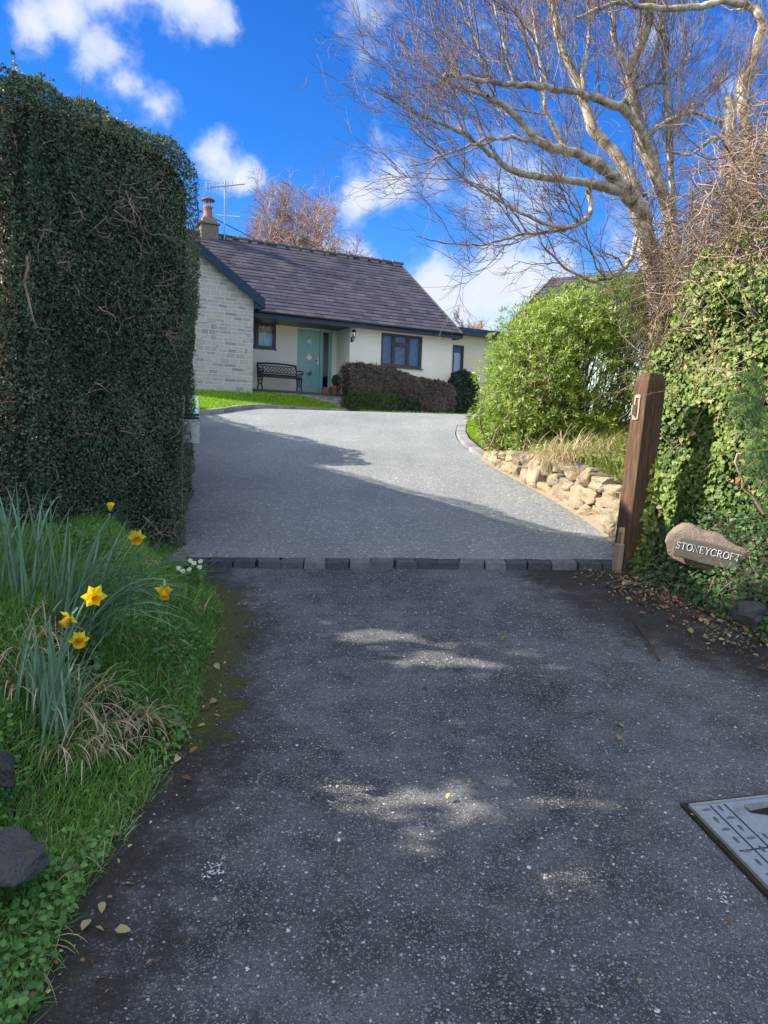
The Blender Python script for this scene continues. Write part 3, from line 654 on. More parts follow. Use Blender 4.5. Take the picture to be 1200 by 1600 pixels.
# windows
def window(u0, u1, z0, z1, v, muls, bars=(), fr=.055, room=None):
    f = MB(); y0, y1 = v + .03, v + .09
    f.box((u0, y0, z0 + fr), (u0 + fr, y1, z1 - fr)); f.box((u1 - fr, y0, z0 + fr), (u1, y1, z1 - fr)); f.box((u0, y0 - .002, z1 - fr), (u1, y1, z1)); f.box((u0, y0 - .002, z0), (u1, y1, z0 + fr))
    for m_ in muls: f.box((m_ - fr * .6, y0 - .004, z0 + fr), (m_ + fr * .6, y1, z1 - fr))
    ed = [u0] + list(muls) + [u1]
    for i in range(len(ed) - 1):                                # sash frames inside
        a = ed[i] + fr * (1 if i == 0 else .6); b = ed[i + 1] - fr * (1 if i == len(ed) - 2 else .6)
        cells = [(z0 + fr, z1 - fr)]
        for (bi, bz) in bars:
            if bi == i: f.box((a, y0 - .006, bz - .035), (b, y1, bz + .035)); cells = [(z0 + fr, bz - .035), (bz + .035, z1 - fr)]
        for (c, d) in cells:
            s_ = .03
            f.box((a, y0 + .008, c), (a + s_, y1 - .01, d)); f.box((b - s_, y0 + .008, c), (b, y1 - .01, d)); f.box((a + s_, y0 + .008, d - s_), (b - s_, y1 - .01, d)); f.box((a + s_, y0 + .008, c), (b - s_, y1 - .01, c + s_))
    wo = f.build('window', M_frame, hs, local=True)
    s_ = MB(); s_.box((u0 - .03, v - .05, z0 - .035), (u1 + .03, v + .03, z0 - .001)); s_.build('sill', M_frame, wo, local=True)
    g = MB(); g.add([(u0 + .02, y0 + .03, z0 + .02), (u1 - .02, y0 + .03, z0 + .02), (u1 - .02, y0 + .03, z1 - .02), (u0 + .02, y0 + .03, z1 - .02)], [(0, 1, 2, 3)]); g.build('pane', M_glass, wo, local=True)
    r = MB(); a, b, c, d = u0 - .2, u1 + .2, z0 - .2, z1 + .03; yb = v + 1.6; yf = v + .13
    r.add([(a, yf, c), (b, yf, c), (b, yf, d), (a, yf, d), (a, yb, c), (b, yb, c), (b, yb, d), (a, yb, d)], [(4, 5, 6, 7), (0, 4, 7, 3), (1, 2, 6, 5), (0, 1, 5, 4), (3, 7, 6, 2)]); r.build('room_recess', M_dark, wo, local=True)
    return wo
w1 = window(-2.6, -1.28, 1.31, 2.07, 0, [-1.88])
mb = MB()                                                      # net curtain, wavy
xs = np.linspace(-2.55, -1.33, 70)
mb.add([(x, .17 + .03 * math.sin(x * 38 + 6 * z) + .02 * math.sin(x * 17 + 9 * z), z) for x in xs for z in (1.36, 1.7, 2.03)], [(i * 3 + j, i * 3 + 3 + j, i * 3 + 4 + j, i * 3 + 1 + j) for i in range(69) for j in range(2)])
mb.build('net_curtain', M_net, w1, local=True)
w2 = window(1.83, 3.33, .97, 2.0, -1.0, [2.30, 2.82], [(1, 1.68)])
mb = MB()
for k in range(26): mb.obox((2.57, -.80, 1.03 + k * .036), (.70, 0, 0), (0, .012, .008), (0, 0, .0012))
mb.build('venetian_blind', M_blind, w2, local=True)
w3 = window(-6.0, -4.27, .87, 1.83, -2.0, [-5.4, -4.9])
# front door with side light
fm = MB(); fm.box((-.58, .03, 0), (-.52, .10, 2.03)); fm.box((.55, .03, 0), (.60, .10, 2.03)); fm.box((-.52, .03, 1.97), (.55, .10, 2.03)); fm.box((.20, .03, .0), (.27, .10, 1.97)); fm.box((-.52, .03, 0), (.55, .10, .03)); fm.box((.27, .03, .03), (.55, .10, .10)); fm.box((.27, .035, .1), (.31, .09, 1.97)); fm.box((.50, .035, .1), (.55, .09, 1.97))
dfo = fm.build('door_frame', M_door, hs, local=True, bevel=.004)
mb = MB(); mb.add([(.30, .06, .10), (.51, .06, .10), (.51, .06, 1.97), (.30, .06, 1.97)], [(0, 1, 2, 3)]); mb.build('side_light_pane', glassmat('dark_blue_glass', (.30, .45, .60), .8), dfo, local=True)
mb = MB(); mb.box((.28, .14, 0), (.56, .16, 2.0)); mb.build('hall_recess', simple('dim_blue_hall', (.03, .06, .10), .7), dfo, local=True)
dm = MB(); dm.box((-.515, .055, .03), (.195, .098, 1.965)); do_ = dm.build('door', M_door, hs, local=True, bevel=.004)
for zc in (1.64, 1.16, .68):
    fr_ = MB(); cx = -.16; h = .155; w_ = .155
    o = [(cx, zc + h), (cx + w_, zc), (cx, zc - h), (cx - w_, zc)]; i_ = [(cx, zc + h - .035), (cx + w_ - .035, zc), (cx, zc - h + .035), (cx - w_ + .035, zc)]
    for k in range(4):
        a, b, c, d = o[k], o[(k + 1) % 4], i_[(k + 1) % 4], i_[k]
        fr_.prism([(a[0], .04, a[1]), (b[0], .04, b[1]), (c[0], .034, c[1]), (d[0], .034, d[1])], (0, .014, 0))
    fo = fr_.build('diamond_frame', M_door, do_, local=True)
    g = MB(); g.add([(p_[0], .0455, p_[1]) for p_ in i_], [(3, 2, 1, 0)]); g.build('diamond_pane', simple('frosted_door_glass', (.36, .46, .52) if zc > 1 else (.10, .16, .17), .08, .8, vary=.3, scale=20), do_, local=True)
mb = MB(); mb.box((-.30, .040, .27), (-.04, .054, .335)); mb.box((-.28, .034, .315), (-.06, .041, .328)); mb.build('letter_slot', M_steel, do_, local=True, bevel=.004)
mb = MB(); mb.box((.12, .045, .96), (.155, .054, 1.18)); mb.tube([(.138, .05, 1.08), (.138, .0, 1.08), (.04, -.005, 1.08)], .010, 6); mb.build('handle', M_steel, do_, local=True)
# flat-roofed extension
mb = MB(); uvz_wall(mb, 4.452, 10, -.65, 2.40, .3, [(5.33, 5.80, 1.02, 2.05)]); mb.build('extension_wall', M_render2, hs, local=True)
mb = MB(); mb.box((4.61, -.12, 2.37), (10.2, -.08, 2.60)); mb.box((4.61, -.075, 2.45), (10.2, 6, 2.615)); mb.build('flat_roof', M_fascia, hs, local=True)
w4 = window(5.33, 5.80, 1.02, 2.05, .3, [])
mb = MB(); mb.box((5.37, .44, 1.03), (5.76, .45, 1.80)); mb.build('net_curtain', M_net, w4, local=True)
# porch terrace
tr_ = MB(); tr_.box((-2.655, -1.18, -.65), (.745, -.003, -.062)); tr_.box((.7, -1.18, -.65), (.86, -1.004, -.062))
to = thing('porch_terrace', 'raised stone porch step with dark slate edge below the green door', 'terrace', P0 + np.array([0, 0, -.5]), R_(28))
tm = MB(); tm.V = [np.vstack(tr_.V) + (0, 0, .5)]; tm.Fc = tr_.Fc; tm.build('terrace_stonework', M_ash, to, local=True)
mb = MB(); mb.box((-2.655, -1.24, .44), (.745, -.002, .498)); mb.box((.75, -1.24, .44), (.90, -1.005, .498)); mb.build('slate_edging', M_slate_edge, to, local=True, bevel=.006)
mb = MB(); mb.tube([(.55, -1.27, .47), (.84, -1.27, .46), (.93, -1.27, .40), (.97, -1.27, .1)], .022, 6); mb.build('hose_pipe', M_black, to, local=True)
def HP(u, v, z):
    a = R_(28); return np.array([P0[0] + u * math.cos(a) - v * math.sin(a), P0[1] + u * math.sin(a) + v * math.cos(a), P0[2] + z])
# wall lantern
t_ = thing('wall_lantern', 'small black carriage lantern fixed at the corner of the cream wall by the porch', 'lamp', HP(.80, -1.0, 1.6), R_(28))
mb = MB(); mb.box((-.03, -.02, .0), (.03, -.002, .16)); mb.tube([(0, -.02, .12), (0, -.10, .02), (0, -.16, .05), (0, -.16, .13)], .012, 6); mb.build('bracket', M_black, t_, local=True)
mb = MB(); mb.lathe((0, -.16, 0), [(.035, .13), (.045, .15), (.05, .15), (.062, .155)], 6)
for k in range(6):
    a = k * math.pi / 3; mb.tube([(.045 * math.cos(a), -.16 + .045 * math.sin(a), .15), (.065 * math.cos(a), -.16 + .065 * math.sin(a), .29)], .005, 4)
mb.lathe((0, -.16, 0), [(.085, .29), (.05, .35), (.02, .37), (.012, .41), (.001, .42)], 6); mb.build('lantern_cage', M_black, t_, local=True)
mb = MB(); mb.lathe((0, -.16, 0), [(.042, .155), (.058, .285)], 6); mb.build('lantern_glass', M_clear, t_, local=True)
# bench
t_ = thing('garden_bench', 'black cast iron garden bench with lattice back beside the green front door', 'bench', HP(-1.36, -.62, -.005), R_(28))
W_ = .62
for s_ in (-1, 1):
    e = MB(); x = s_ * W_
    e.tube([(x, .22, 0), (x, .16, .20), (x, .20, .40), (x, .25, .62), (x, .29, .84)], [.022, .018, .02, .018, .02], 6)
    e.tube([(x, -.24, 0), (x, -.17, .16), (x, -.20, .30), (x, -.24, .41)], [.024, .018, .018, .02], 6)
    e.tube([(x, .24, .62), (x, .08, .66), (x, -.10, .63), (x, -.24, .62), (x, -.30, .57), (x, -.26, .52), (x, -.21, .55)], .018, 6)
    e.tube([(x, -.22, .41), (x, .0, .39), (x, .20, .40)], .02, 6)
    for k in range(3):
        cy = -.13 + .13 * k; e.tube([(x, cy + .05 * math.cos(a), .51 + .07 * math.sin(a)) for a in np.linspace(0, 2 * math.pi, 10)], .010, 4)
    for k in range(2):
        cy = -.09 + .14 * k; e.tube([(x, cy + .06 * math.cos(a), .27 + .09 * math.sin(a)) for a in np.linspace(0, 2 * math.pi, 10)], .010, 4)
    e.tube([(x, -.17, .16), (x, -.02, .20), (x, .16, .18)], .012, 5)
    e.build('end_frame', M_iron, t_, local=True, smooth=True)
mb = MB()
for k in range(6): mb.box((-W_, -.25 + k * .08, .415), (W_, -.19 + k * .08, .44))
mb.build('seat', M_iron, t_, local=True)
mb = MB()
def bk(x, f): return (x, .215 + .07 * f, .50 + .34 * f)
mb.tube([bk(-W_, .92), bk(-W_ * .5, 1.0), bk(0, 1.02), bk(W_ * .5, 1.0), bk(W_, .92)], .028, 6); mb.tube([bk(-W_, 0), bk(W_, 0)], .024, 6); mb.tube([bk(-W_, .78), bk(W_, .78)], .012, 5); mb.tube([bk(-W_, .16), bk(W_, .16)], .012, 5)
nl = 11
for k in range(-1, nl + 1):
    a = -W_ + 2 * W_ * k / nl
    for d_ in (1, -1):
        x0_, x1_ = a, a + d_ * 2 * W_ / nl * 2; x0_, x1_ = max(-W_, min(W_, x0_)), max(-W_, min(W_, x1_)); mb.tube([bk(x0_, .16), bk(x1_, .78)], .009, 4)
mb.build('lattice_back', M_iron, t_, local=True)
# planter, candle lantern and small shrub near the door
t_ = thing('potted_topiary', 'small potted bush standing on a terracotta pot beside the front door', 'plant', HP(.60, -.35, -.005), R_(28))
mb = MB(); mb.lathe((0, 0, 0), [(.10, 0), (.13, .05), (.15, .24), (.165, .25), (.165, .29), (.13, .29)], 14); mb.build('pot', M_terra, t_, local=True, smooth=True)
M_topi = leafmat('topiary_leaves', ((0, (.02, .045, .02)), (.6, (.05, .09, .035)), (1, (.11, .13, .06))))
pr = rng.normal(size=(900, 3)); pr /= np.linalg.norm(pr, axis=1)[:, None]; pos = pr * rng.uniform(.6, 1.05, (900, 1)) * (.13, .13, .19)
pos_w = pos; o = scatter('foliage', *LEAF6, pos_w, frames(pr, jitter=.5), rng.uniform(.03, .05, 900), M_topi, None); o.parent = t_; o.location = (0, 0, .47)
t_ = thing('floor_lantern', 'small open frame lantern standing right of the potted bush at the door', 'lantern', HP(.58, -.80, -.005), R_(28))
mb = MB()
for sx in (-1, 1):
    for sy in (-1, 1): mb.box((sx * .09 - .008, sy * .09 - .008, 0), (sx * .09 + .008, sy * .09 + .008, .36))
mb.box((-.1, -.1, 0), (.1, .1, .02)); mb.box((-.1, -.1, .361), (.1, .1, .38)); mb.build('frame', M_black, t_, local=True)
mb = MB(); mb.lathe((0, 0, 0), [(.12, .381), (.05, .46), (.02, .48), (.02, .50)], 4); mb.build('lantern_roof', M_terra, t_, local=True)
mb = MB(); mb.lathe((0, 0, 0), [(.035, .021), (.035, .15)], 10); mb.build('candle', M_white, t_, local=True)
t_ = thing('brick_planter', 'low reddish pot at the foot of the door side light', 'planter', HP(.34, -.22, -.005), R_(28))
mb = MB(); mb.lathe((0, 0, 0), [(.11, 0), (.15, .2), (.165, .21), (.165, .24), (.14, .24), (.13, .2)], 12); mb.build('pot', M_terra, t_, local=True)
# aerial
ab = HP(uc + .50, vc - .2, 5.0)
t_ = thing('television_aerial', 'tall steel television aerial mast beside the chimney', 'aerial', ab, R_(28))
mb = MB(); mb.tube([(0, 0, 0), (0, 0, 1.95)], .022, 8); mb.build('mast', M_steel, t_, local=True)
mb = MB(); mb.tube([(-.62, .1, 1.62), (.62, -.15, 1.90)], .016, 6)
for k in range(7):
    f = k / 9; c = np.array([-.62 + 1.24 * f, .1 - .25 * f, 1.62 + .28 * f])
    for sg in ((-1,) if k > 5 else (-1, 1)): mb.tube([c + (0, -.14, -.06 * sg + .05), c + (0, .14, .20 * sg)], .006, 4)
for k in range(3): mb.tube([(-.62, .1 - .16 + .16 * k, 1.45), (-.62, .1 - .16 + .16 * k, 1.82)], .007, 4)
for z in (1.48, 1.56, 1.66, 1.74, 1.82): mb.tube([(-.72, .05, z), (-.42, .0, z + .03)], .006, 4)
mb.build('aerial_array', M_steel, t_, local=True)
mb = MB(); mb.tube([(-.30, 0, .80), (.40, 0, .86)], .018, 6); mb.tube([(.40, .0, .86), (.5, 0, .87)], .02, 6); mb.build('cross_arm', M_white, t_, local=True)
wq = thing('overhead_cable', 'thin dark cable running behind the chimney to the birch tree', 'cable', HP(uc - 1.5, 4.5, 6.6))
mb = MB(); mb.tube([HP(uc - 1.6, 4.6, 6.65), HP(uc + .2, 4.9, 6.45), HP(uc + 2.2, 5.3, 5.95), HP(uc + 5.5, 6, 4.9)], .014, 4); mb.build('cable', M_black, wq)

# ------------------------------------------------------------------ garage at the right
gp = np.array([2.62, 17.0, 2.2])
ga = thing('garage', 'outbuilding with brown slate roof and pale mint door half hidden behind the leafy shrub', 'building', gp, R_(-30))
mb = MB(); uvz_wall(mb, .1, 7, -.6, 2.0, .25, [(1.5, 3.9, -.1, 1.85)]); mb.add([(.1, .25, -.6), (.1, 5.4, -.6), (.1, 5.4, 2), (.1, 2.8, 3.42), (.1, .25, 2)], [(4, 3, 2, 1, 0)]); mb.build('wall', M_render2, ga, local=True)
mb = MB()
for k in range(12): mb.box((1.5 + k * .2, .36, -.1), (1.69 + k * .2, .40, 1.85))
mb.box((1.5, .41, -.1), (3.9, .43, 1.85)); mb.build('garage_door', M_mint, ga, local=True)
s3 = 1.48 / 2.7; q3 = math.hypot(1, s3)
o = slates('slate_roof', (-.0, 0, 2.05), (1, 0, 0), (0, 1 / q3, s3 / q3), (0, -s3 / q3, 1 / q3), 7.2, 2.75 * q3); o.parent = ga
o = slates('back_roof_slope', (7.2, 5.5, 2.05), (-1, 0, 0), (0, -1 / q3, s3 / q3), (0, s3 / q3, 1 / q3), 7.2, 2.75 * q3); o.parent = ga
mb = MB(); mb.prism([(-.03, -.02, 1.92), (-.03, 2.75, 3.42), (-.03, 5.52, 1.92), (-.03, 5.52, 2.07), (-.03, 2.75, 3.60), (-.03, -.02, 2.08)], (.028, 0, 0)); mb.box((.0, -.03, 1.9), (7.2, 0.0, 2.06)); mb.build('verge_board', simple('weathered_brown_board', (.13, .10, .08), .8), ga, local=True)

# ------------------------------------------------------------------ vegetation helpers
def lump(p, a=1.0, f=1.0, ph=0.0):
    x, y, z = p[:, 0] * f, p[:, 1] * f, p[:, 2] * f
    return a * (np.sin(2.3 * x + 1.7 * y + ph) * .35 + np.sin(3.9 * y - 2.9 * z + 1.3 + ph) * .3 + np.sin(5.3 * z + 4.1 * x + 2.1 * ph) * .25 + np.sin(9.1 * x + 8.3 * y + 7.7 * z) * .18 + np.sin(17 * x - 13 * z + 15 * y) * .12)
def in_poly(pts, poly):
    x, y = pts[:, 0], pts[:, 1]; n = len(poly); ins = np.zeros(len(x), bool)
    for i in range(n):
        x1, y1 = poly[i]; x2, y2 = poly[(i + 1) % n]
        c = ((y1 > y) != (y2 > y)) & (x < (x2 - x1) * (y - y1) / (y2 - y1 + 1e-12) + x1); ins ^= c
    return ins
def edge_dist(pts, poly):
    best = np.full(len(pts), 1e9); nr = np.zeros((len(pts), 2))
    for i in range(len(poly)):
        a = np.array(poly[i]); b = np.array(poly[(i + 1) % len(poly)]); d = b - a
        t_ = np.clip(((pts - a) @ d) / (d @ d), 0, 1); q = a + t_[:, None] * d; r = np.linalg.norm(pts - q, axis=1)
        m = r < best; best[m] = r[m]; nr[m] = np.array([d[1], -d[0]]) / np.linalg.norm(d)
    return best, nr
def hull_pts(poly, ztop, zbot, r, n, wts, top_frac, amp=.06, f=1.0, depth=.10):
    """points and normals on a rounded, lumpy hedge"""
    poly = [np.array(p, float) for p in poly]; ne = len(poly)
    nt = int(n * top_frac); ns = n - nt
    L = np.array([np.linalg.norm(poly[(i + 1) % ne] - poly[i]) for i in range(ne)]) * np.array(wts); ei = rng.choice(ne, ns, p=L / L.sum()); tt = rng.random(ns)
    A = np.array([poly[i] for i in range(ne)]); Bp = np.roll(A, -1, axis=0); xy = A[ei] * (1 - tt[:, None]) + Bp[ei] * tt[:, None]
    D = Bp - A; N = np.stack([D[:, 1], -D[:, 0]], 1); N /= np.linalg.norm(N, axis=1)[:, None]
    zt = ztop(xy[:, 0], xy[:, 1]); zb = zbot(xy[:, 0], xy[:, 1]); z = zb + (zt - r - zb) * rng.random(ns) ** .97
    ps = np.column_stack([xy, z]); nsn = np.column_stack([N[ei], np.zeros(ns)])
    lo = np.min(A, 0); hi = np.max(A, 0); P_ = rng.uniform(lo, hi, (nt * 4, 2)); P_ = P_[in_poly(P_, [tuple(p) for p in poly])][:nt]
    d, nr = edge_dist(P_, poly); zt = ztop(P_[:, 0], P_[:, 1]); dd = np.clip(d, 0, r)
    zz = zt - r + np.sqrt(np.clip(r * r - (r - dd) ** 2, 0, None)); k = (1 - dd / r)[:, None]
    nt_ = np.column_stack([nr * k, np.sqrt(np.clip(1 - k[:, 0] ** 2, .01, 1))])
    nr_ = int(ns * min(.6, 1.6 * r / max(.5, float(np.mean(ztop(A[:, 0], A[:, 1]) - zbot(A[:, 0], A[:, 1]))))))
    er = rng.choice(ne, nr_, p=L / L.sum()); tr = rng.random(nr_); xr_ = A[er] * (1 - tr[:, None]) + Bp[er] * tr[:, None]; th = rng.random(nr_) * math.pi / 2
    zr_ = ztop(xr_[:, 0], xr_[:, 1]); rp = np.column_stack([xr_ - N[er] * (r * (1 - np.cos(th)))[:, None], zr_ - r + r * np.sin(th)]); rn = np.column_stack([N[er] * np.cos(th)[:, None], np.sin(th)])
    P_ = np.vstack([ps, rp, np.column_stack([P_, zz])]); N_ = np.vstack([nsn, rn, nt_])
    off = lump(P_, amp, f) - rng.random(len(P_)) ** 2 * depth + .02
    return P_ + N_ * off[:, None], N_
def offset_poly(poly, d):
    n = len(poly); out = []
    for i in range(n):
        a, b, c = (np.array(poly[k % n], float) for k in (i - 1, i, i + 1)); e1_ = (b - a) / np.linalg.norm(b - a); e2_ = (c - b) / np.linalg.norm(c - b)
        n1, n2 = np.array([e1_[1], -e1_[0]]), np.array([e2_[1], -e2_[0]]); m_ = n1 + n2; m_ /= np.linalg.norm(m_); out.append(b - m_ * d / max(.35, m_ @ n1))
    return np.array(out)
def hull_core(name, poly, ztop, zbot, r, mat, parent, inset=.12, amp=.05, f=1.0, warp=None):
    """the dense dark inside of a hedge, following the same rounded lumpy shape a little way in"""
    ks = [max(2, int(np.linalg.norm(np.array(poly[(i + 1) % len(poly)]) - np.array(poly[i])) / .15)) for i in range(len(poly))]
    def ring(d):
        q = offset_poly(poly, d); P = []; N = []
        for i in range(len(q)):
            a, b = q[i], q[(i + 1) % len(q)]; D = b - a; nn_ = np.array([D[1], -D[0]]) / (np.linalg.norm(D) + 1e-9)
            for j in range(ks[i]): P.append(a + D * j / ks[i]); N.append(nn_)
        return np.array(P), np.array(N)
    XY, NN = ring(inset); m = len(XY); c = XY.mean(0); rings = []
    zt = ztop(XY[:, 0], XY[:, 1]) - inset; zb = zbot(XY[:, 0], XY[:, 1]) - .1
    for q in np.linspace(0, 1, 14): rings.append(np.column_stack([XY, zb + (zt - r - zb) * q]))
    for a in (20, 40, 60, 80):
        xy, _ = ring(inset + r * (1 - math.cos(R_(a)))); rings.append(np.column_stack([xy, ztop(xy[:, 0], xy[:, 1]) - inset - r + r * math.sin(R_(a))]))
    base_ = rings[-1][:, :2]
    for sc_ in (.6, .3, .02):
        xy = c + (base_ - c) * sc_; rings.append(np.column_stack([xy, ztop(xy[:, 0], xy[:, 1]) - inset]))
    V = np.vstack(rings); V[:, :2] += np.tile(NN, (len(rings), 1)) * lump(V, amp, f)[:, None]
    if warp is not None: V[:, 0] += warp(V)
    mb = MB(); mb.add(V, [(i * m + j, i * m + (j + 1) % m, (i + 1) * m + (j + 1) % m, (i + 1) * m + j) for i in range(len(rings) - 1) for j in range(m)])
    return mb.build(name, mat, parent, smooth=True)
def wig(start, d, length, n=6, jit=.25, grav=0.0, r_=None):
    r_ = r_ or rnd; p = np.array(start, float); d = np.array(d, float); d /= np.linalg.norm(d); out = [p.copy()]
    for i in range(n):
        d = d + np.array([r_.gauss(0, jit), r_.gauss(0, jit), r_.gauss(0, jit) + grav]); d /= np.linalg.norm(d); p = p + d * length / n; out.append(p.copy())
    return np.array(out)
class Polys:
    """tubes with a 'thin' attribute that tells bark from twig"""
    def __init__(s): s.V = []; s.Fc = []; s.n = 0; s.t = []
    def add(s, P, rad, k=4, thin=None):
        P = np.asarray(P, float); n = len(P); rad = np.asarray(rad, float) * np.ones(n)
        T = np.gradient(P, axis=0); T /= np.linalg.norm(T, axis=1)[:, None] + 1e-9
        up = np.array([.3, .9, .2]) if abs(T.mean(0)[1]) < .8 else np.array([.9, .1, .3])
        A = np.cross(T, up); A /= np.linalg.norm(A, axis=1)[:, None] + 1e-9; B_ = np.cross(T, A); an = np.arange(k) * 2 * math.pi / k
        V = P[:, None] + rad[:, None, None] * (A[:, None] * np.cos(an)[None, :, None] + B_[:, None] * np.sin(an)[None, :, None])
        s.V.append(V.reshape(-1, 3)); i = np.arange(n - 1)[:, None]; j = np.arange(k)[None]
        q = np.stack([i * k + j, i * k + (j + 1) % k, (i + 1) * k + (j + 1) % k, (i + 1) * k + j], 2).reshape(-1, 4) + s.n
        s.Fc.append(q); s.n += n * k
        th = np.clip((.012 - rad) / .009, 0, 1) if thin is None else np.full(n, thin); s.t.append(np.repeat(th, k))
    def build(s, name, mat, parent=None, kind=None):
        V = np.vstack(s.V) - root_loc(parent); Q = np.vstack(s.Fc)
        me = bpy.data.meshes.new(name); me.vertices.add(len(V)); me.vertices.foreach_set('co', V.astype(np.float32).ravel())
        me.loops.add(Q.size); me.loops.foreach_set('vertex_index', Q.astype(np.int32).ravel()); me.polygons.add(len(Q)); me.polygons.foreach_set('loop_start', (np.arange(len(Q)) * 4).astype(np.int32))
        me.update(calc_edges=True); me.polygons.foreach_set('use_smooth', [True] * len(Q))
        a = me.attributes.new('thin', 'FLOAT', 'POINT'); a.data.foreach_set('value', np.concatenate(s.t).astype(np.float32)); me.materials.append(mat)
        o = bpy.data.objects.new(name, me); C.objects.link(o); o.parent = parent
        if kind: o['kind'] = kind
        return o
def strap(mb, base, d, length, width, droop=.8, n=7, tip=.15, fold=.25, side=None):
    """a strap leaf / dry blade: curved V-section ribbon"""
    p = np.array(base, float); d = np.array(d, float); d /= np.linalg.norm(d); L_, M_, R__ = [], [], []
    sd_ = np.cross(d, (0, 0, 1)) if side is None else np.array(side, float); sd_ += (1e-4, 0, 0); sd_ /= np.linalg.norm(sd_)
    for i in range(n + 1):
        f = i / n; w_ = width / 2 * (1 if f < .6 else max(tip * .3, 1 - ((f - .6) / .4) ** 1.6)); nn_ = np.cross(sd_, d)
        L_.append(p - sd_ * w_ + nn_ * w_ * fold); M_.append(p.copy()); R__.append(p + sd_ * w_ + nn_ * w_ * fold)
        d = d + np.array([0, 0, -droop / n * (.3 + 1.4 * f)]); d /= np.linalg.norm(d); p = p + d * length / n
    V = [q for t3 in zip(L_, M_, R__) for q in t3]
    mb.add(V, [(i * 3 + k, i * 3 + k + 1, i * 3 + 4 + k, i * 3 + 3 + k) for i in range(n) for k in (0, 1)])
GRASS = ([(0, .5, 0), (0, -.5, 0), (.4, -.42, .04), (.4, .42, .04), (.75, -.28, .16), (.75, .28, .16), (1, 0, .36)], [(0, 1, 2, 3), (3, 2, 4, 5), (5, 4, 6)])
def grass(name, P_, length, width, mat, lean=.45, parent=None, kind='stuff', bias=(0, 0, 0)):
    m = len(P_); d = np.array([0, 0, 1.0]) + rng.normal(0, lean, (m, 3)) * (1, 1, .2) + np.array(bias); n_ = np.cross(d, rng.normal(size=(m, 3)))
    ln = length * rng.uniform(.5, 1.25, m); return scatter(name, *GRASS, P_, frames(n_, spin=d), np.column_stack([ln, width * rng.uniform(.6, 1.3, m), ln]), mat, parent, kind)

M_hedge = leafmat('yew_hedge_leaves', ((0, (.034, .062, .040)), (.4, (.075, .125, .072)), (.75, (.145, .19, .095)), (1, (.27, .25, .14))), transl=.15, rough=.55)
M_hcore = simple('hedge_inner_twigs', (.045, .040, .028), .9, .1, vary=.6, scale=20, bmp=1)
M_ivy = leafmat('ivy_leaves', ((0, (.04, .08, .017)), (.4, (.12, .20, .035)), (.75, (.25, .31, .07)), (1, (.44, .41, .18))), rough=.55, spec=.35, transl=.25)
M_shrub = leafmat('bright_evergreen_leaves', ((0, (.035, .065, .010)), (.3, (.115, .205, .02)), (.7, (.27, .38, .04)), (1, (.54, .58, .26))), rough=.42, spec=.45, transl=.42)
M_flower = leafmat('cream_flower_buds', ((0, (.42, .34, .26)), (.5, (.62, .58, .46)), (1, (.72, .70, .60))), transl=.3)
M_grass = leafmat('verge_grass', ((0, (.06, .15, .03)), (.5, (.15, .33, .06)), (.85, (.26, .45, .09)), (1, (.46, .48, .20))), transl=.3)
M_lawn = leafmat('lawn_grass', ((0, (.10, .20, .01)), (.5, (.20, .38, .015)), (1, (.34, .50, .03))), transl=.4)
M_weed = leafmat('broad_weed_leaves', ((0, (.045, .12, .03)), (.5, (.09, .22, .05)), (1, (.17, .34, .08))), rough=.5, transl=.25)
M_daff = leafmat('daffodil_leaves', ((0, (.10, .20, .11)), (.5, (.21, .36, .23)), (1, (.42, .54, .38))), rough=.4, spec=.4, transl=.2)
M_dead = leafmat('dead_grass', ((0, (.20, .14, .08)), (.5, (.52, .41, .26)), (1, (.80, .68, .48))), transl=.25, rough=.8)
M_litter = leafmat('fallen_leaves', ((0, (.09, .045, .025)), (.3, (.20, .09, .04)), (.55, (.30, .21, .11)), (.8, (.40, .34, .16)), (1, (.50, .46, .28))), transl=.1, rough=.8)
M_brown = leafmat('brown_shrub_twigs', ((0, (.035, .028, .024)), (.5, (.085, .066, .055)), (1, (.16, .125, .10))), transl=.1)
M_box = leafmat('box_hedge_leaves', ((0, (.02, .045, .014)), (.5, (.045, .085, .022)), (1, (.09, .13, .035))), transl=.15)
M_dkgreen = leafmat('dark_conifer_leaves', ((0, (.010, .026, .016)), (.5, (.022, .052, .028)), (1, (.05, .09, .045))), transl=.1)
def petal(name, c1, c2):
    m, t, b, co = newmat(name); c = mixc(t, noise(t, co, 40, 3), c1, c2); setp(t, b, color=c, rough=.5, spec=.3)
    tr = nd(t, 'ShaderNodeBsdfTranslucent', {'Color': c}); mx = nd(t, 'ShaderNodeMixShader', {0: .35, 1: b.outputs[0], 2: tr.outputs[0]}); t.links.new(mx.outputs[0], t.nodes['Material Output'].inputs[0]); return m
M_yel = petal('yellow_petals', (.92, .72, .01), (.98, .84, .05)); M_org = petal('deep_yellow_trumpet', (.80, .40, .005), (.9, .5, .01)); M_prim = petal('pale_primrose', (.75, .76, .52), (.85, .85, .65)); M_viol = petal('violet_petals', (.16, .11, .5), (.26, .2, .65))

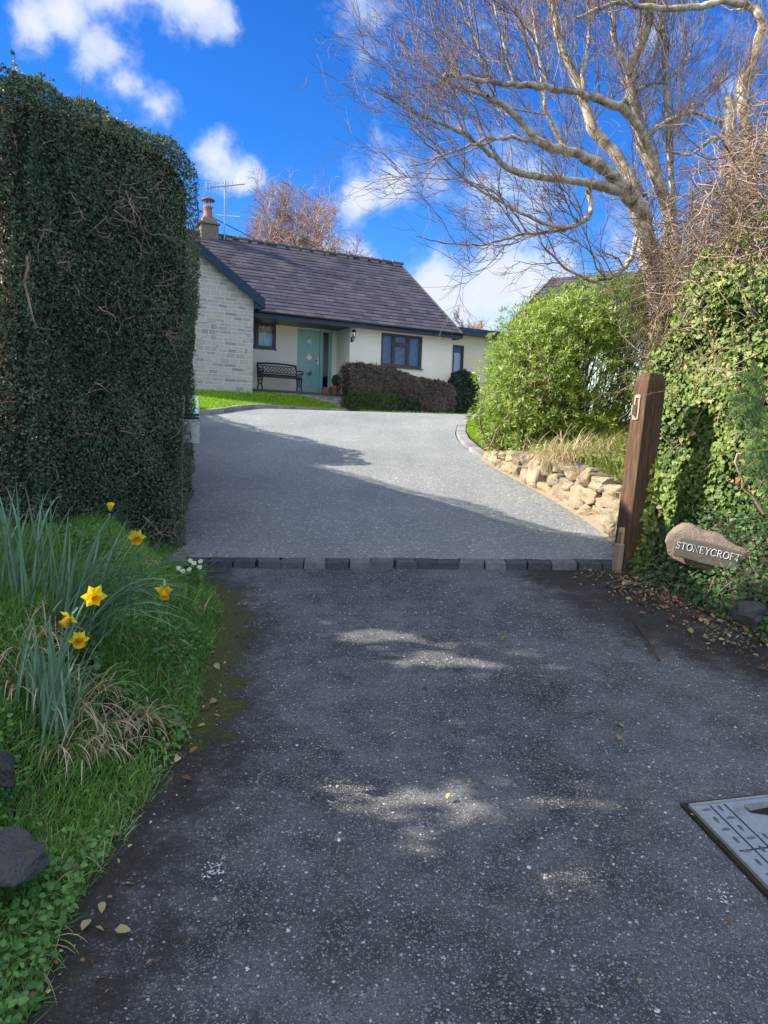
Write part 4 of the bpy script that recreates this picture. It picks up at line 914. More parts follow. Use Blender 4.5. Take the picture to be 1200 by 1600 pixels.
# ------------------------------------------------------------------ the tall hedge on the left
hp_ = [(-3.7, 5.0), (-1.98, 4.22), (-1.47, 5.58), (-1.95, 7.5), (-2.6, 9.6), (-3.9, 9.6)]
def h_top(x, y): return np.interp(y, [4.2, 5.0, 5.5, 5.75, 6.2, 7.5, 9.6], [3.50, 3.60, 3.66, 3.46, 3.12, 2.84, 2.60]) + .04 * np.sin(x * 4 + y * 3)
hb = thing('tall_hedge', 'tall dark clipped hedge with rounded end beside the driveway entrance', 'hedge', (-2.4, 5.4, B(5.4)))
zb_ = lambda x, y: B(y) + .02
P_, N_ = hull_pts(hp_, h_top, zb_, .22, 170000, [1.3, 2.2, .7, .2, .05, .02], .26, amp=.075, depth=.12)
bulge = lambda V: .07 * smooth(1.6, 2.5, V[:, 2]) * smooth(5.0, 5.5, V[:, 1]) * smooth(6.8, 6.0, V[:, 1])
P_[:, 0] += bulge(P_)
patch = np.clip(.5 + lump(P_ * 1.3, .45) + rng.normal(0, .28, len(P_)), 0, 1)
scatter('foliage', *LEAF, P_, frames(N_ + (0, 0, .25), jitter=.75), rng.uniform(.013, .029, len(P_)), M_hedge, hb, var=patch)
hull_core('inner_growth', hp_, h_top, zb_, .22, M_hcore, hb, inset=.07, amp=.075, warp=bulge)
tw = Polys()
P_, N_ = hull_pts(hp_, h_top, zb_, .22, 700, [1.3, 2, .6, 0, 0, 0.0], .06, amp=.075, depth=.02)
for p, n_ in zip(P_, N_):
    ln = rnd.uniform(.06, .2); tw.add(wig(p - n_ * .04, n_ * .7 + rng.normal(0, .8, 3), ln, 4, .35), np.linspace(.0028, .0014, 5), 3, 1.0)
def face_pt(px, py, out=.03):       # a point on the big face of the hedge
    a, b = np.array(hp_[1]), np.array(hp_[2]); D = b - a; n_ = np.array([D[1], -D[0], 0]) / np.linalg.norm(D); d = ray(px, py); t0 = ((np.array([*a, 0]) - EYE) @ n_ + out) / (d @ n_); return EYE + d * t0, n_
for (cx, cy, m_, sp, ln) in ((205, 310, 22, 22, .26), (190, 365, 12, 30, .22), (240, 300, 10, 16, .2), (255, 455, 10, 14, .2), (150, 450, 9, 25, .2), (60, 400, 8, 16, .22), (215, 520, 8, 30, .18), (90, 600, 9, 50, .16), (230, 690, 9, 40, .18), (130, 660, 8, 40, .15), (270, 520, 10, 12, .16), (110, 300, 7, 60, .15), (230, 840, 12, 25, .2)):
    for k in range(int(m_ * .6)):
        p, n_ = face_pt(cx + rnd.gauss(0, sp), cy + rnd.gauss(0, sp * .7), rnd.uniform(.0, .07)); dd = rng.normal(0, 1, 3) + n_ * .3
        pl_ = wig(p, dd, ln * rnd.uniform(.5, 1.2), 5, .35); tw.add(pl_, np.linspace(.0052, .002, 6) * rnd.uniform(.5, 1.0), 4, rnd.choice([.0, .5, .8]))
        for q in range(2): j = rnd.randint(1, 4); tw.add(wig(pl_[j], dd + rng.normal(0, 1, 3), ln * .45, 4, .3), np.linspace(.003, .0014, 5), 3, .6)
tw.add([face_pt(x, y, .05)[0] for x, y in ((42, 400), (44, 418), (38, 440), (45, 470), (50, 492), (57, 512))], [.009, .009, .008, .007, .006, .004], 5, 0)
for (x0, y0, x1, y1) in ((288, 470, 300, 455), (285, 490, 312, 478), (300, 478, 330, 470), (285, 600, 300, 580), (284, 700, 302, 690), (300, 470, 310, 500), (286, 505, 325, 504)):
    a_, b_ = at(x0, y0, 5.55), at(x1, y1, 5.5); tw.add([a_, (a_ + b_) / 2 + rng.normal(0, .008, 3), b_], [.003, .0025, .0015], 3, 1)
tw.build('bare_twigs', M_vine, hb)
for (px, py0, py1) in ((22, 160, 82), (165, 205, 166)):           # upright shoots above the clipped top
    sp_ = Polys(); a_, b_ = at(px, py0, 4.6), at(px + 1, py1, 4.6); sp_.add([a_, (a_ + b_) / 2, b_], [.004, .003, .002], 4, 1)
    sh = sp_.build('upright_shoot', M_vine, hb)
    f = rng.random(40); pp = a_ + (b_ - a_) * f[:, None]; dd = rng.normal(size=(40, 3)) * (1, 1, .3); o = scatter('shoot_leaves', *LEAF6, pp, frames(np.cross(dd, (0, 0, 1)), spin=dd), rng.uniform(.015, .028, 40), M_hedge, None); o.data.transform(Matrix.Translation(-Vector(root_loc(sh)))); o.parent = sh
# lower hedge behind, running up the left of the drive
hp2 = [(-5.6, 9.3), (-2.95, 9.3), (-3.0, 10.7), (-3.75, 12.9), (-4.75, 15.6), (-6.2, 15.6)]
h2t = lambda x, y: np.interp(y, [9.4, 10.5, 12.9, 15.6], [3.35, 3.45, 3.0, 2.9])
h2 = thing('boundary_hedge', 'boundary hedge further up the left side of the drive behind the tall hedge', 'hedge', (-4.4, 12, B(12)))
P_, N_ = hull_pts(hp2, h2t, zb_, .3, 14000, [.5, 1, 1, 1, .3, .2], .3, amp=.1, depth=.1)
scatter('foliage', *LEAF, P_, frames(N_, jitter=.7), rng.uniform(.05, .09, len(P_)), M_hedge, h2); hull_core('inner_growth', hp2, h2t, zb_, .3, M_hcore, h2, inset=.1)
# tall laurel at the roadside, left of the camera: it shades the lane and lets dapples through
la = thing('laurel_tree', 'loose tall laurel growing on the left verge beyond the daffodils', 'tree', (-4.2, 2.4, B(2.4)))
m_ = 44000; lp = np.column_stack([rng.uniform(-5.0, -3.9, m_), rng.uniform(-1.6, 4.08, m_), rng.uniform(.3, 5.7, m_)])
lp = lp[(lp[:, 2] < 5.2 + .5 * np.sin(lp[:, 1] * 2.1))]
s_ = (lp[:, 2] - B(lp[:, 1])) / SD[2]; gx = lp[:, 0] - s_ * SD[0]
dap = ((.30, 2.24, .34, .13, .99), (-.08, 2.31, .15, .08, .85), (.70, 2.26, .16, .08, .8), (.04, 3.76, .27, .12, .97), (.34, 3.44, .36, .15, .97), (.05, 2.05, .22, .07, .75), (.64, 3.60, .13, .08, .93), (.42, 1.84, .24, .07, .7), (1.0, 2.13, .08, .06, .95), (-.15, 2.75, .12, .05, .7), (.9, 1.8, .2, .05, .7))
keep = np.ones(len(lp), bool)
for (cx, cy, rx, ry, pk) in dap:
    e_ = ((gx - cx) / rx) ** 2 + ((lp[:, 1] - cy) / ry) ** 2 + lump(np.column_stack([gx * 3, lp[:, 1] * 4, lp[:, 1]]), .5); keep &= ~((e_ < 1.0) & (rng.random(len(lp)) < pk))
lp = lp[keep]; scatter('crown', *LEAF6, lp, frames(rng.normal(size=(len(lp), 3)) + (.6, 0, .5)), rng.uniform(.09, .15, len(lp)), leafmat('laurel_leaves', ((0, (.02, .05, .015)), (.5, (.05, .11, .025)), (1, (.10, .17, .04))), transl=.15), la)
tk = Polys()
for k in range(9): tk.add(wig((-4.3 + rnd.uniform(-.3, .3), -1.4 + .68 * k, .1), (rnd.uniform(-.1, .1), rnd.uniform(-.2, .2), 1), rnd.uniform(3.6, 4.6), 7, .09), np.linspace(.05, .012, 8), 6, 0)
tk.build('trunk', M_bark, la)
l2 = thing('roadside_bush', 'rounded evergreen bush beyond the left end of the tall hedge', 'bush', (-5.3, 4.9, B(4.9)))
bp = [(-6.2, 4.2), (-4.7, 4.2), (-4.7, 5.4), (-6.2, 5.4)]; bt = lambda x, y: 3.75 + .0 * x
P_, N_ = hull_pts(bp, bt, zb_, .5, 6000, [1, 1, 1, 1], .3, amp=.15, depth=.15); scatter('foliage', *LEAF6, P_, frames(N_, jitter=.6), rng.uniform(.06, .1, len(P_)), M_hedge, l2); hull_core('inner_growth', bp, bt, zb_, .5, M_hcore, l2, inset=.15)

# ------------------------------------------------------------------ left verge
def on_bank(n, ymin, ymax, dmax, dmin=0.0, pw=1.0):
    y = ymin + (ymax - ymin) * rng.random(n) ** pw; d = dmin + (dmax - dmin) * rng.random(n); x = xL(y) - d; return np.column_stack([x, y, zbankL(x, y)])
Q = on_bank(95000, 1.5, 5.5, 1.5, -.06); k_ = (lump(Q, 1, 1.6) + rng.normal(0, .25, len(Q))) > (-.45 + .5 * smooth(2.6, 1.9, Q[:, 1])); Q = Q[k_]
tag(grass('verge_grass', Q, .085, .0036, M_grass, .7), 'short green grass covering the bank below the daffodils', 'grass')
Q = on_bank(34000, 1.45, 4.6, 1.4, -.06, 1.6); k_ = lump(Q + (3, 0, 0), 1, 1.9) + .8 * smooth(2.9, 2.0, Q[:, 1]) + rng.normal(0, .2, len(Q)) > .45; Q = Q[k_]; Q[:, 2] += rng.uniform(.01, .09, len(Q))
nrm = np.tile((.35, -.3, 1.0), (len(Q), 1)); tag(scatter('broadleaf_weeds', *LEAF6, Q, frames(nrm, jitter=.45), rng.uniform(.012, .028, len(Q)), M_weed, kind='stuff'), 'low broad-leaved green weeds covering the lower verge', 'weeds')
mb = MB(); r8 = random.Random(4)
def dpt(px, py, lift=.0, y0=1.2, y1=9):   # where a pixel ray meets the left bank
    d = ray(px, py); lo, hi = y0, y1
    for Y in np.linspace(y0, y1, 400):
        p = EYE + d * (Y / d[1])
        if p[2] < zbankL(np.array([p[0]]), np.array([p[1]]))[0] + lift: return p
    return p
vr = []
def tuft(mb, c, n, ln, wd, droop, spread, vr=vr, bias=(.5, -.3)):
    for k in range(n):
        a = r8.uniform(0, 6.28); n0 = mb.n
        strap(mb, c + np.array([r8.gauss(0, .03), r8.gauss(0, .03), 0]), (math.cos(a) * spread + bias[0] * r8.random(), math.sin(a) * spread + bias[1] * r8.random(), 1), ln * r8.uniform(.6, 1.2), wd * r8.uniform(.6, 1.2), droop * r8.uniform(.7, 1.5), 8, .1, .3); vr.extend([r8.random()] * (mb.n - n0))
for (px, py, n_, ln) in ((130, 1180, 24, .22), (90, 1170, 20, .22), (230, 1140, 24, .2), (150, 1140, 24, .24), (60, 1090, 24, .3), (40, 1030, 24, .3), (60, 1000, 26, .30), (110, 1120, 30, .30), (200, 1130, 34, .24), (170, 1170, 20, .22), (260, 1090, 18, .20), (250, 1010, 18, .18), (20, 1080, 22, .32), (300, 960, 14, .18), (200, 1000, 14, .18), (10, 1460, 16, .20), (30, 1500, 14, .18), (290, 930, 10, .14), (225, 880, 14, .16), (160, 1080, 16, .2), (265, 1045, 12, .16)):
    tuft(mb, dpt(px, py), int(n_ * 1.5), ln * .9, .0042, 2.4, .7)
mb.at['var'] = vr; tag(mb.build('dead_grass', M_dead), 'straw coloured dead grass arching over the green verge', 'dead grass', kind='stuff')
mb = MB(); vr2 = []
for (px, py, n_, ln) in ((290, 960, 30, .20), (300, 920, 30, .18), (230, 930, 34, .22), (260, 1000, 30, .2), (190, 990, 26, .2), (150, 1090, 26, .2), (310, 950, 16, .16), (240, 1090, 20, .18), (40, 1130, 22, .22), (140, 1010, 20, .2), (100, 1340, 16, .14), (60, 1420, 14, .14)):
    tuft(mb, dpt(px, py), n_, ln, .005, 2.0, .55, vr2)
for k in range(46):
    y_ = r8.uniform(1.6, 5.1); c = np.array([float(xL(y_)) - r8.uniform(.0, .10), y_, 0]); c[2] = float(zbankL(c[:1], c[1:2])[0]); tuft(mb, c, r8.randint(7, 16), r8.uniform(.08, .17), .0042, 2.2, .7, vr2, (.7, -.2))
mb.at['var'] = vr2; tag(mb.build('long_grass', M_grass), 'longer green grass tufts hanging over the edge of the lane', 'grass', kind='stuff')

# daffodils
def daff_clump(label, base, n, ln, bias, spread, r):
    t_ = thing('daffodil_clump', label, 'flowers', base, group=None); mb = MB(); vr_ = []
    for k in range(n):
        a = r.uniform(0, 6.28); n0 = mb.n; b = np.array(base) + (r.gauss(0, spread), r.gauss(0, spread * .8), -.02)
        f = r.uniform(.1, .85); strap(mb, b, (math.cos(a) * .22 + bias[0] * f, math.sin(a) * .18 + bias[1] * f, 1), ln * r.uniform(.65, 1.1), r.uniform(.008, .0135), r.uniform(.2, 1.1) * (1 + f), 8, .25, .35); vr_.extend([r.random()] * (mb.n - n0))
    mb.at['var'] = vr_; mb.build('leaves', M_daff, t_); return t_
r9 = random.Random(21)
bA, bB = np.array([-1.34, 3.2, .72]), np.array([-1.17, 2.62, .64])
bA[2] = zbankL(bA[:1], bA[1:2])[0]; bB[2] = zbankL(bB[:1], bB[1:2])[0]
ca = daff_clump('large back clump of daffodils with long blue-green leaves against the tall hedge', bA, 150, .58, (1.25, -.1), .085, r9)
cb = daff_clump('front clump of daffodils with upright leaves on the near side of the bank', bB, 62, .40, (.28, 0), .05, r9)
cc_ = daff_clump('leafy daffodil clump without flowers at the left edge of the photo', np.array([-1.62, 3.35, zbankL(np.array([-1.62]), np.array([3.35]))[0]]), 46, .55, (.1, 0), .09, r9)
def flower(parent, base, pos, face, size=.042, bud=False):
    pos = np.array(pos, float); f = np.array(face, float); f /= np.linalg.norm(f); Z = np.array([0, 0, 1.0])
    neck = pos - f * .035 + Z * .004; mid = (np.array(base) + neck) / 2 + Z * (.10 + .15 * abs(neck[0] - base[0])); 
    tt = np.linspace(0, 1, 9)[:, None]; curve = (1 - tt) ** 2 * np.array(base) + 2 * tt * (1 - tt) * mid + tt ** 2 * neck
    mb = MB(); mb.tube(np.vstack([curve, pos - f * .012]), [.0035] * 9 + [.005], 5); mb.at['var'] = [.5] * mb.n; mb.build('stem', M_daff, parent)
    u_ = np.cross(f, Z); u_ /= np.linalg.norm(u_) + 1e-9; v_ = np.cross(f, u_); fl = MB()
    for k in range(6):
        a = k * math.pi / 3 + r9.uniform(-.12, .12); rd = u_ * math.cos(a) + v_ * math.sin(a); sd_ = np.cross(rd, f); op = .15 if not bud else 1.6
        L_ = size * r9.uniform(.9, 1.1); q0 = pos; q1 = pos + rd * L_ * .5 / (1 + op) + f * L_ * (.12 + op * .4); q2 = pos + rd * L_ / (1 + op) + f * L_ * (r9.uniform(-.25, .15) + op * .6); w_ = L_ * .30
        fl.add([q0, q1 + sd_ * w_, q1 - sd_ * w_, q2, (q0 + q2) / 2 - f * .004], [(0, 4, 1), (4, 3, 1), (0, 2, 4), (4, 2, 3)])
    fo = fl.build('flower', M_yel, parent)
    if not bud:
        c = MB(); pr_ = [(.008, 0), (.010, .012), (.0125, .026), (.019, .034)]; k = 12; V = [pos + f * h + (u_ * math.cos(a) + v_ * math.sin(a)) * (r * (1 + (.12 * math.sin(6 * a) if h > .03 else 0))) for r, h in pr_ for a in np.arange(k) * 2 * math.pi / k]
        c.add(V, [(i * k + j, i * k + (j + 1) % k, (i + 1) * k + (j + 1) % k, (i + 1) * k + j) for i in range(3) for j in range(k)] + [tuple(range(k))]); c.build('trumpet', M_org, fo, smooth=True)
flower(ca, bA, at(172, 799, 3.15), (.2, -.3, .9), .04, bud=True)
flower(ca, bA, at(213, 838, 3.0), (.35, -.75, -.35), .043)
flower(ca, bA + (.1, -.1, 0), at(257, 921, 2.7), (.15, -.6, -.75), .040)
flower(cb, bB, at(147, 930, 2.55), (.45, -.85, -.25), .050)
flower(cb, bB, at(109, 964, 2.5), (-.5, -.5, -.65), .040)
flower(cb, bB, at(124, 998, 2.42), (.3, -.9, -.2), .038)
# primroses at the end of the kerb
pb = at(300, 886, 4.75); t_ = thing('primrose', 'pale yellow primrose flowers at the left end of the granite kerb', 'flowers', (pb[0], pb[1], pb[2] - .05))
mb = MB()
for k in range(9):
    p = pb + np.array([rnd.uniform(-.10, .05), rnd.uniform(-.1, .1), rnd.uniform(-.01, .05)]); f = np.array([rnd.uniform(-.3, .5), -.7, .6]); f /= np.linalg.norm(f); u_ = np.cross(f, (0, 0, 1)); u_ /= np.linalg.norm(u_); v_ = np.cross(f, u_)
    for q in range(5):
        a = q * 2 * math.pi / 5; rd = u_ * math.cos(a) + v_ * math.sin(a); s2 = np.cross(rd, f); mb.add([p, p + rd * .012 + s2 * .009, p + rd * .018, p + rd * .012 - s2 * .009], [(0, 1, 2, 3)])
mb.build('blossoms', M_prim, t_)
pp = pb + rng.normal(0, .05, (60, 3)) * (1, 1, .3) - (0, 0, .02); scatter('leaves', *LEAF6, pp, frames(rng.normal(size=(60, 3)) * .5 + (0, 0, 1)), rng.uniform(.03, .06, 60), M_weed, t_)
# rocks in the left verge
for (px, py, Y, sz, rz, lb) in ((-6, 1185, 2.2, (.10, .14, .08), .3, 'dark mossy rock at the left edge of the photo, upper of the two'), (0, 1330, 1.95, (.17, .22, .075), -.5, 'flat mossy rock at the left edge of the photo above the dead grass')):
    p = at(px, py, Y); o = stone('rock', (0, 0, 0), sz, rz, M_rock, None, int(px + py), .15, .16); o.location = (p[0], p[1], p[2] - .03); tag(o, lb, 'rock')
p = at(1170, 958, 3.95); o = stone('rock', (0, 0, 0), (.15, .13, .13), .4, M_rock, None, 77, .3, .16, 2.6); o.location = tuple(p); tag(o, 'grey rounded rock at the right edge below the name stone', 'rock')

# clear plastic thing by the hedge
a_ = at(288, 618, 5.75); b_ = at(311, 618, 5.75); zt_ = a_[2]; zl = at(300, 692, 5.75)[2]
t_ = thing('plastic_panel', 'clear plastic panel with two black bands sticking out from the hedge edge', 'panel', (a_[0], a_[1], zl - .25))
def pnl(x0, x1, z0, z1, y=0, th=.004): m = MB(); m.box((x0, 5.75 + y, z0), (x1, 5.75 + y + th, z1)); return m
wd_ = b_[0] - a_[0]; zm = zt_ - (zt_ - zl) * .47
pnl(a_[0], b_[0] - .005, zm + .02, zt_).build('upper_panel', M_clear, t_); pnl(a_[0] - .01, b_[0] + .004, zl, zm - .012, -.012).build('lower_panel', simple('milky_plastic', (.50, .52, .44), .3, .5, vary=.25, scale=9), t_)
for zz in (zm - .008, zm + .018): pnl(a_[0] - .012, b_[0] + .006, zz, zz + .014, -.018, .01).build('black_band', M_black, t_)
m = MB(); m.box((a_[0] - .02, 5.745, B(5.75)), (a_[0] - .008, 5.757, zt_)); m.box((b_[0] - .002, 5.745, zl), (b_[0] + .003, 5.757, zt_)); m.build('support_rod', M_steel, t_)

# ------------------------------------------------------------------ gate post
pc = np.array([1.745, 5.47]); zb0 = B(5.47) - .15; a1 = np.array([math.cos(R_(199)), math.sin(R_(199)), 0]); a2 = np.array([math.cos(R_(289)), math.sin(R_(289)), 0])
topc = at(1018, 584, 5.47); base_p = np.array([pc[0], pc[1], zb0]); ax_ = topc - base_p
gpst = thing('gate_post', 'weathered brown wooden gate post with a latch plate beside the name stone', 'post', (pc[0], pc[1], B(5.47)))
def post_mat():
    m, t, b, co = newmat('weathered_timber'); mp = nd(t, 'ShaderNodeMapping', {'Vector': co, 'Scale': (1, 1, .08)}).outputs[0]
    n = noise(t, mp, 60, 6, .7); n2 = noise(t, co, 6, 5); c = ramp(t, n, ((.3, (.04, .024, .016)), (.5, (.10, .055, .032)), (.7, (.17, .10, .06)))); c = mixc(t, ramp(t, n2, ((.5, 0.0), (.7, .6))), c, (.07, .055, .04))
    setp(t, b, color=c, rough=.8, spec=.2, normal=bump(t, n, .7, .006)); return m
M_post = post_mat(); hw = .078; mb = MB(); V = []
for f, s_ in ((0, 1), (.2, 1.0), (.45, .99), (.7, .985), (.93, .98), (.965, .94), (1.0, .70)):
    for (i, j) in ((1, 1), (1, -1), (-1, -1), (-1, 1)): V.append(base_p + ax_ * f + a1 * hw * i * s_ + a2 * hw * j * s_)
mb.add(V, [(4 * r + j, 4 * r + (j + 1) % 4, 4 * r + 4 + (j + 1) % 4, 4 * r + 4 + j) for r in range(6) for j in range(4)] + [(24, 25, 26, 27)])
mb.build('post', M_post, gpst, bevel=.007)
def on_post(f, off, side=0.0): return base_p + ax_ * f + a1 * (hw + off) + a2 * side
axn = ax_ / np.linalg.norm(ax_)
mb = MB(); c = on_post(.845, .004, -.01)
for s_ in (-.024, .024): mb.obox(c + a2 * s_, a1 * .003, a2 * .008, axn * .085)
for s_ in (-.077, .077): mb.obox(c + axn * s_ , a1 * .0025, a2 * .018, axn * .012)
mb.obox(c + a1 * .02 - axn * .02, a1 * .018, a2 * .006, axn * .035); mb.build('latch_plate', simple('worn_latch_metal', (.40, .33, .26), .5, .5, metal=.3, vary=.3, scale=30), gpst)
mb = MB(); mb.obox(on_post(.24, .012, .01), a1 * .011, a2 * .024, axn * .075); mb.build('timber_block', simple('fresh_timber', (.52, .33, .12), .7, .3, vary=.25, scale=25), gpst, bevel=.004)
mb = MB(); mb.obox(on_post(.235, .03, .02), a1 * .006, a2 * .008, axn * .05); mb.build('bolt_bracket', M_steel, gpst)
mb = MB(); mb.obox(on_post(.15, .025, .02) , a1 * .02, a2 * .04, axn * .10); mb.build('side_stub', simple('pale_cracked_timber', (.30, .22, .15), .85, vary=.3, scale=20), gpst, bevel=.01)

# ------------------------------------------------------------------ name stone
sp_ = np.array([2.09, 4.93, .935]); t_ = thing('name_stone', 'rough pinkish stone carved with the house name at the foot of the ivy', 'sign', sp_, R_(-20))
tilt = Matrix.Rotation(R_(9), 3, 'Y')
V, Fc = stone_mesh((.48, .17, .27), .11, seed=33, ex=3.6); V[:, 2] += .012 * np.sin(V[:, 0] * 31) * (V[:, 2] > 0) - .10 * np.clip(V[:, 0] - .12, 0, 1) * (V[:, 2] > 0); mb = MB(); mb.add(V @ np.array(tilt).T, Fc); mb.build('boulder', M_pink, t_, local=True)
mb = MB(); pl_ = [(-.20, -.105, -.07), (-.02, -.105, -.082), (.22, -.105, -.078), (.238, -.105, .0), (.21, -.105, .042), (.05, -.105, .058), (-.16, -.105, .06), (-.205, -.105, .025)]
mb.prism([np.array(tilt) @ np.array(p) for p in pl_], np.array(tilt) @ np.array((0, .03, 0))); mb.build('carved_face', M_slab, t_, local=True, bevel=.008)
Gl = {'S': ([[(.52, .80), (.42, .98), (.25, 1.0), (.08, .88), (.08, .70), (.22, .56), (.42, .44), (.54, .28), (.48, .08), (.30, 0), (.12, .04), (.04, .22)], [(.52, .80), (.53, .98)], [(.04, .22), (.03, .0)]], .58),
      'T': ([[(.35, 0), (.35, 1)], [(0, 1), (.7, 1)], [(0, 1), (0, .84)], [(.7, 1), (.7, .84)], [(.22, 0), (.48, 0)]], .70),
      'O': ([[(.4 + .38 * math.cos(a), .5 + .5 * math.sin(a)) for a in np.linspace(0, 2 * math.pi, 17)]], .80),
      'N': ([[(.1, 0), (.1, 1), (.68, 0), (.68, 1)], [(0, 0), (.2, 0)], [(0, 1), (.12, 1)], [(.58, 1), (.78, 1)]], .80),
      'E': ([[(.12, 0), (.12, 1)], [(0, 1), (.56, 1), (.56, .84)], [(0, 0), (.6, 0), (.6, .18)], [(.12, .52), (.42, .52)], [(.42, .42), (.42, .62)]], .62),
      'Y': ([[(.05, 1), (.35, .5), (.35, 0)], [(.65, 1), (.35, .5)], [(.22, 0), (.48, 0)], [(-.05, 1), (.18, 1)], [(.54, 1), (.75, 1)]], .70),
      'C': ([[(.42 + .40 * math.cos(a), .5 + .5 * math.sin(a)) for a in np.linspace(.75, 2 * math.pi - .75, 15)], [(.71, .84), (.73, 1.0)]], .76),
      'R': ([[(.12, 0), (.12, 1)], [(0, 1), (.38, 1), (.54, .88), (.54, .66), (.38, .52), (.12, .52)], [(.34, .52), (.58, .04), (.74, 0)], [(0, 0), (.25, 0)]], .74),
      'F': ([[(.12, 0), (.12, 1)], [(0, 1), (.56, 1), (.56, .84)], [(.12, .52), (.42, .52)], [(.42, .42), (.42, .62)], [(0, 0), (.25, 0)]], .60)}
mb = MB(); word = 'STONEYCROFT'; H_ = .042; tw_ = sum(Gl[c][1] + .13 for c in word) * H_; x = -tw_ / 2 + .004
for c in word:
    for s_ in Gl[c][0]:
        thick = any(abs(s_[0][1] - s_[-1][1]) > .5 for _ in (0,)) 
        mb.tube([np.array(tilt) @ np.array((x + p[0] * H_, -.1065, -.018 + p[1] * H_)) for p in s_], .0032 if thick or len(s_) > 5 else .0020, 5)
    x += (Gl[c][1] + .13) * H_
mb.build('lettering', simple('worn_white_letter_paint', (.50, .50, .48), .8, .2, vary=.35, scale=60), t_, local=True)

# ------------------------------------------------------------------ manhole cover
mc_ = np.array([1.08, 2.56]); e1 = np.array([.975, .222]); e2 = np.array([.222, -.975]); e2 = np.array([.19, -.982]); zc = lambda p: float(B(p[1])) + .004
t_ = thing('manhole_cover', 'grey steel manhole cover with raised tread pattern set in the asphalt at right', 'manhole cover', (*mc_, B(mc_[1])))
def mp_(a, b, h=0.0): q = mc_ + e1 * a + e2 * b; return np.array([q[0], q[1], zc(q) + h])
def mslab(mb, a0, a1_, b0, b1, h0, h1):
    mb.add([mp_(a0, b0, h0), mp_(a1_, b0, h0), mp_(a1_, b1, h0), mp_(a0, b1, h0), mp_(a0, b0, h1), mp_(a1_, b0, h1), mp_(a1_, b1, h1), mp_(a0, b1, h1)], [(0, 1, 2, 3), (7, 6, 5, 4), (1, 0, 4, 5), (2, 1, 5, 6), (3, 2, 6, 7), (0, 3, 7, 4)])
def steelmat():
    m, t, b, co = newmat('worn_galvanised_cover'); n = noise(t, co, 9, 6, .7); n2 = noise(t, co, 60, 4)
    c = mixc(t, n2, (.36, .39, .43), (.60, .63, .68)); c = mixc(t, ramp(t, n, ((.55, 0.0), (.7, .6))), c, (.22, .15, .10)); setp(t, b, color=c, rough=mth(t, 'MULTIPLY_ADD', n, .3, .3), metal=.55, spec=.5, normal=bump(t, n2, .15, .002)); return m
M_cov = steelmat(); W2, H2 = .62, .47
mb = MB(); mslab(mb, .012, W2, .012, H2, -.03, .002); lid = mb.build('lid', M_cov, t_)
mb = MB()
for (a0, a1_, b0, b1) in ((0, W2 + .012, 0, .009), (0, .009, .0092, H2), (W2 + .003, W2 + .012, .0092, H2), (0, W2 + .012, H2 + .002, H2 + .011)): mslab(mb, a0, a1_, b0, b1, -.03, .006)
mb.build('frame', simple('pale_worn_rim', (.34, .36, .33), .6, .4, metal=.3, vary=.3, scale=30), t_)
mb = MB()
for i in range(11):
    for j in range(8):
        a, b = .045 + i * .054, .04 + j * .054
        if .15 < a < .36 and .0 < b < .15: continue
        hx, hy = (.018, .006) if (i + j) % 2 == 0 else (.006, .018)
        P8 = [mp_(a + hx * math.cos(k), b + hy * math.sin(k), .0022) for k in np.arange(8) * math.pi / 4]; P9 = [mp_(a + hx * .6 * math.cos(k), b + hy * .6 * math.sin(k), .006) for k in np.arange(8) * math.pi / 4]
        mb.add(P8 + P9, [(k, (k + 1) % 8, 8 + (k + 1) % 8, 8 + k)[::-1] for k in range(8)] + [tuple(range(8, 16))[::-1]])
mb.build('raised_tread', simple('dirty_tread_metal', (.13, .135, .145), .6, .4, metal=.3, vary=.4, scale=30), lid)
mb = MB()
for a in (.072, .127, .44): mslab(mb, a - .003, a + .003, .02, H2 - .01, .0022, .0032)
mslab(mb, .02, .60, .25, .256, .0022, .0034); mb.build('groove_lines', simple('groove_dirt', (.045, .048, .05), .9), lid)
mb = MB(); mb.prism([mp_(.19, .05, .0045), mp_(.33, .04, .0045), mp_(.34, .10, .0045), mp_(.24, .105, .0045), mp_(.185, .08, .0045)], (0, 0, -.001)); mb.build('key_slot', M_black, lid)
mb = MB(); mb.prism([mp_(.185, .045, .009), mp_(.26, .04, .009), mp_(.33, .055, .009), mp_(.26, .07, .010), mp_(.19, .075, .009)], (0, 0, -.004)); mb.build('key_slot_grit', M_kerb, lid)
mb = MB(); mslab(mb, -.016, W2 + .03, -.022, H2 + .02, -.02, -.0055); mb.build('bedding', simple('mossy_bedding', (.055, .055, .035), .95, .1, vary=.8, scale=40, bmp=1), t_)

# ------------------------------------------------------------------ lawn
def wline(Y):  # the foot of the house front, as x for a given Y... lawn reaches slightly under the walls
    return np.zeros_like(Y)
def zlawn(X, Y):
    d = dxl(Y) - X; gx_, gy_ = HP(-2.66, -2, 0)[:2]
    # distance in front of the gable wall
    v = (X - P0[0]) * -math.sin(R_(28)) + (Y - P0[1]) * math.cos(R_(28)); vv = np.clip((v + 6.5) / 4.5, 0, 1)
    return B(Y) + .10 + smooth(.1, 1.8, d) * (vv ** 1.3) * (P0[2] - .20 - B(21.5) - .10)
lw = grid('lawn', np.linspace(13.4, 25.5, 64), wide(-12.0), lambda y: dxl(y) - .14, 60, zlawn, M_turf); tag(lw, kind='structure')
n_ = 42000; Y_ = rng.uniform(13.7, 23.6, n_); X_ = dxl(Y_) - .16 - rng.random(n_) * np.where(Y_ < 16, 1.5, 3.5); v_ = (X_ - P0[0]) * -math.sin(R_(28)) + (Y_ - P0[1]) * math.cos(R_(28)); u_ = (X_ - P0[0]) * math.cos(R_(28)) + (Y_ - P0[1]) * math.sin(R_(28))
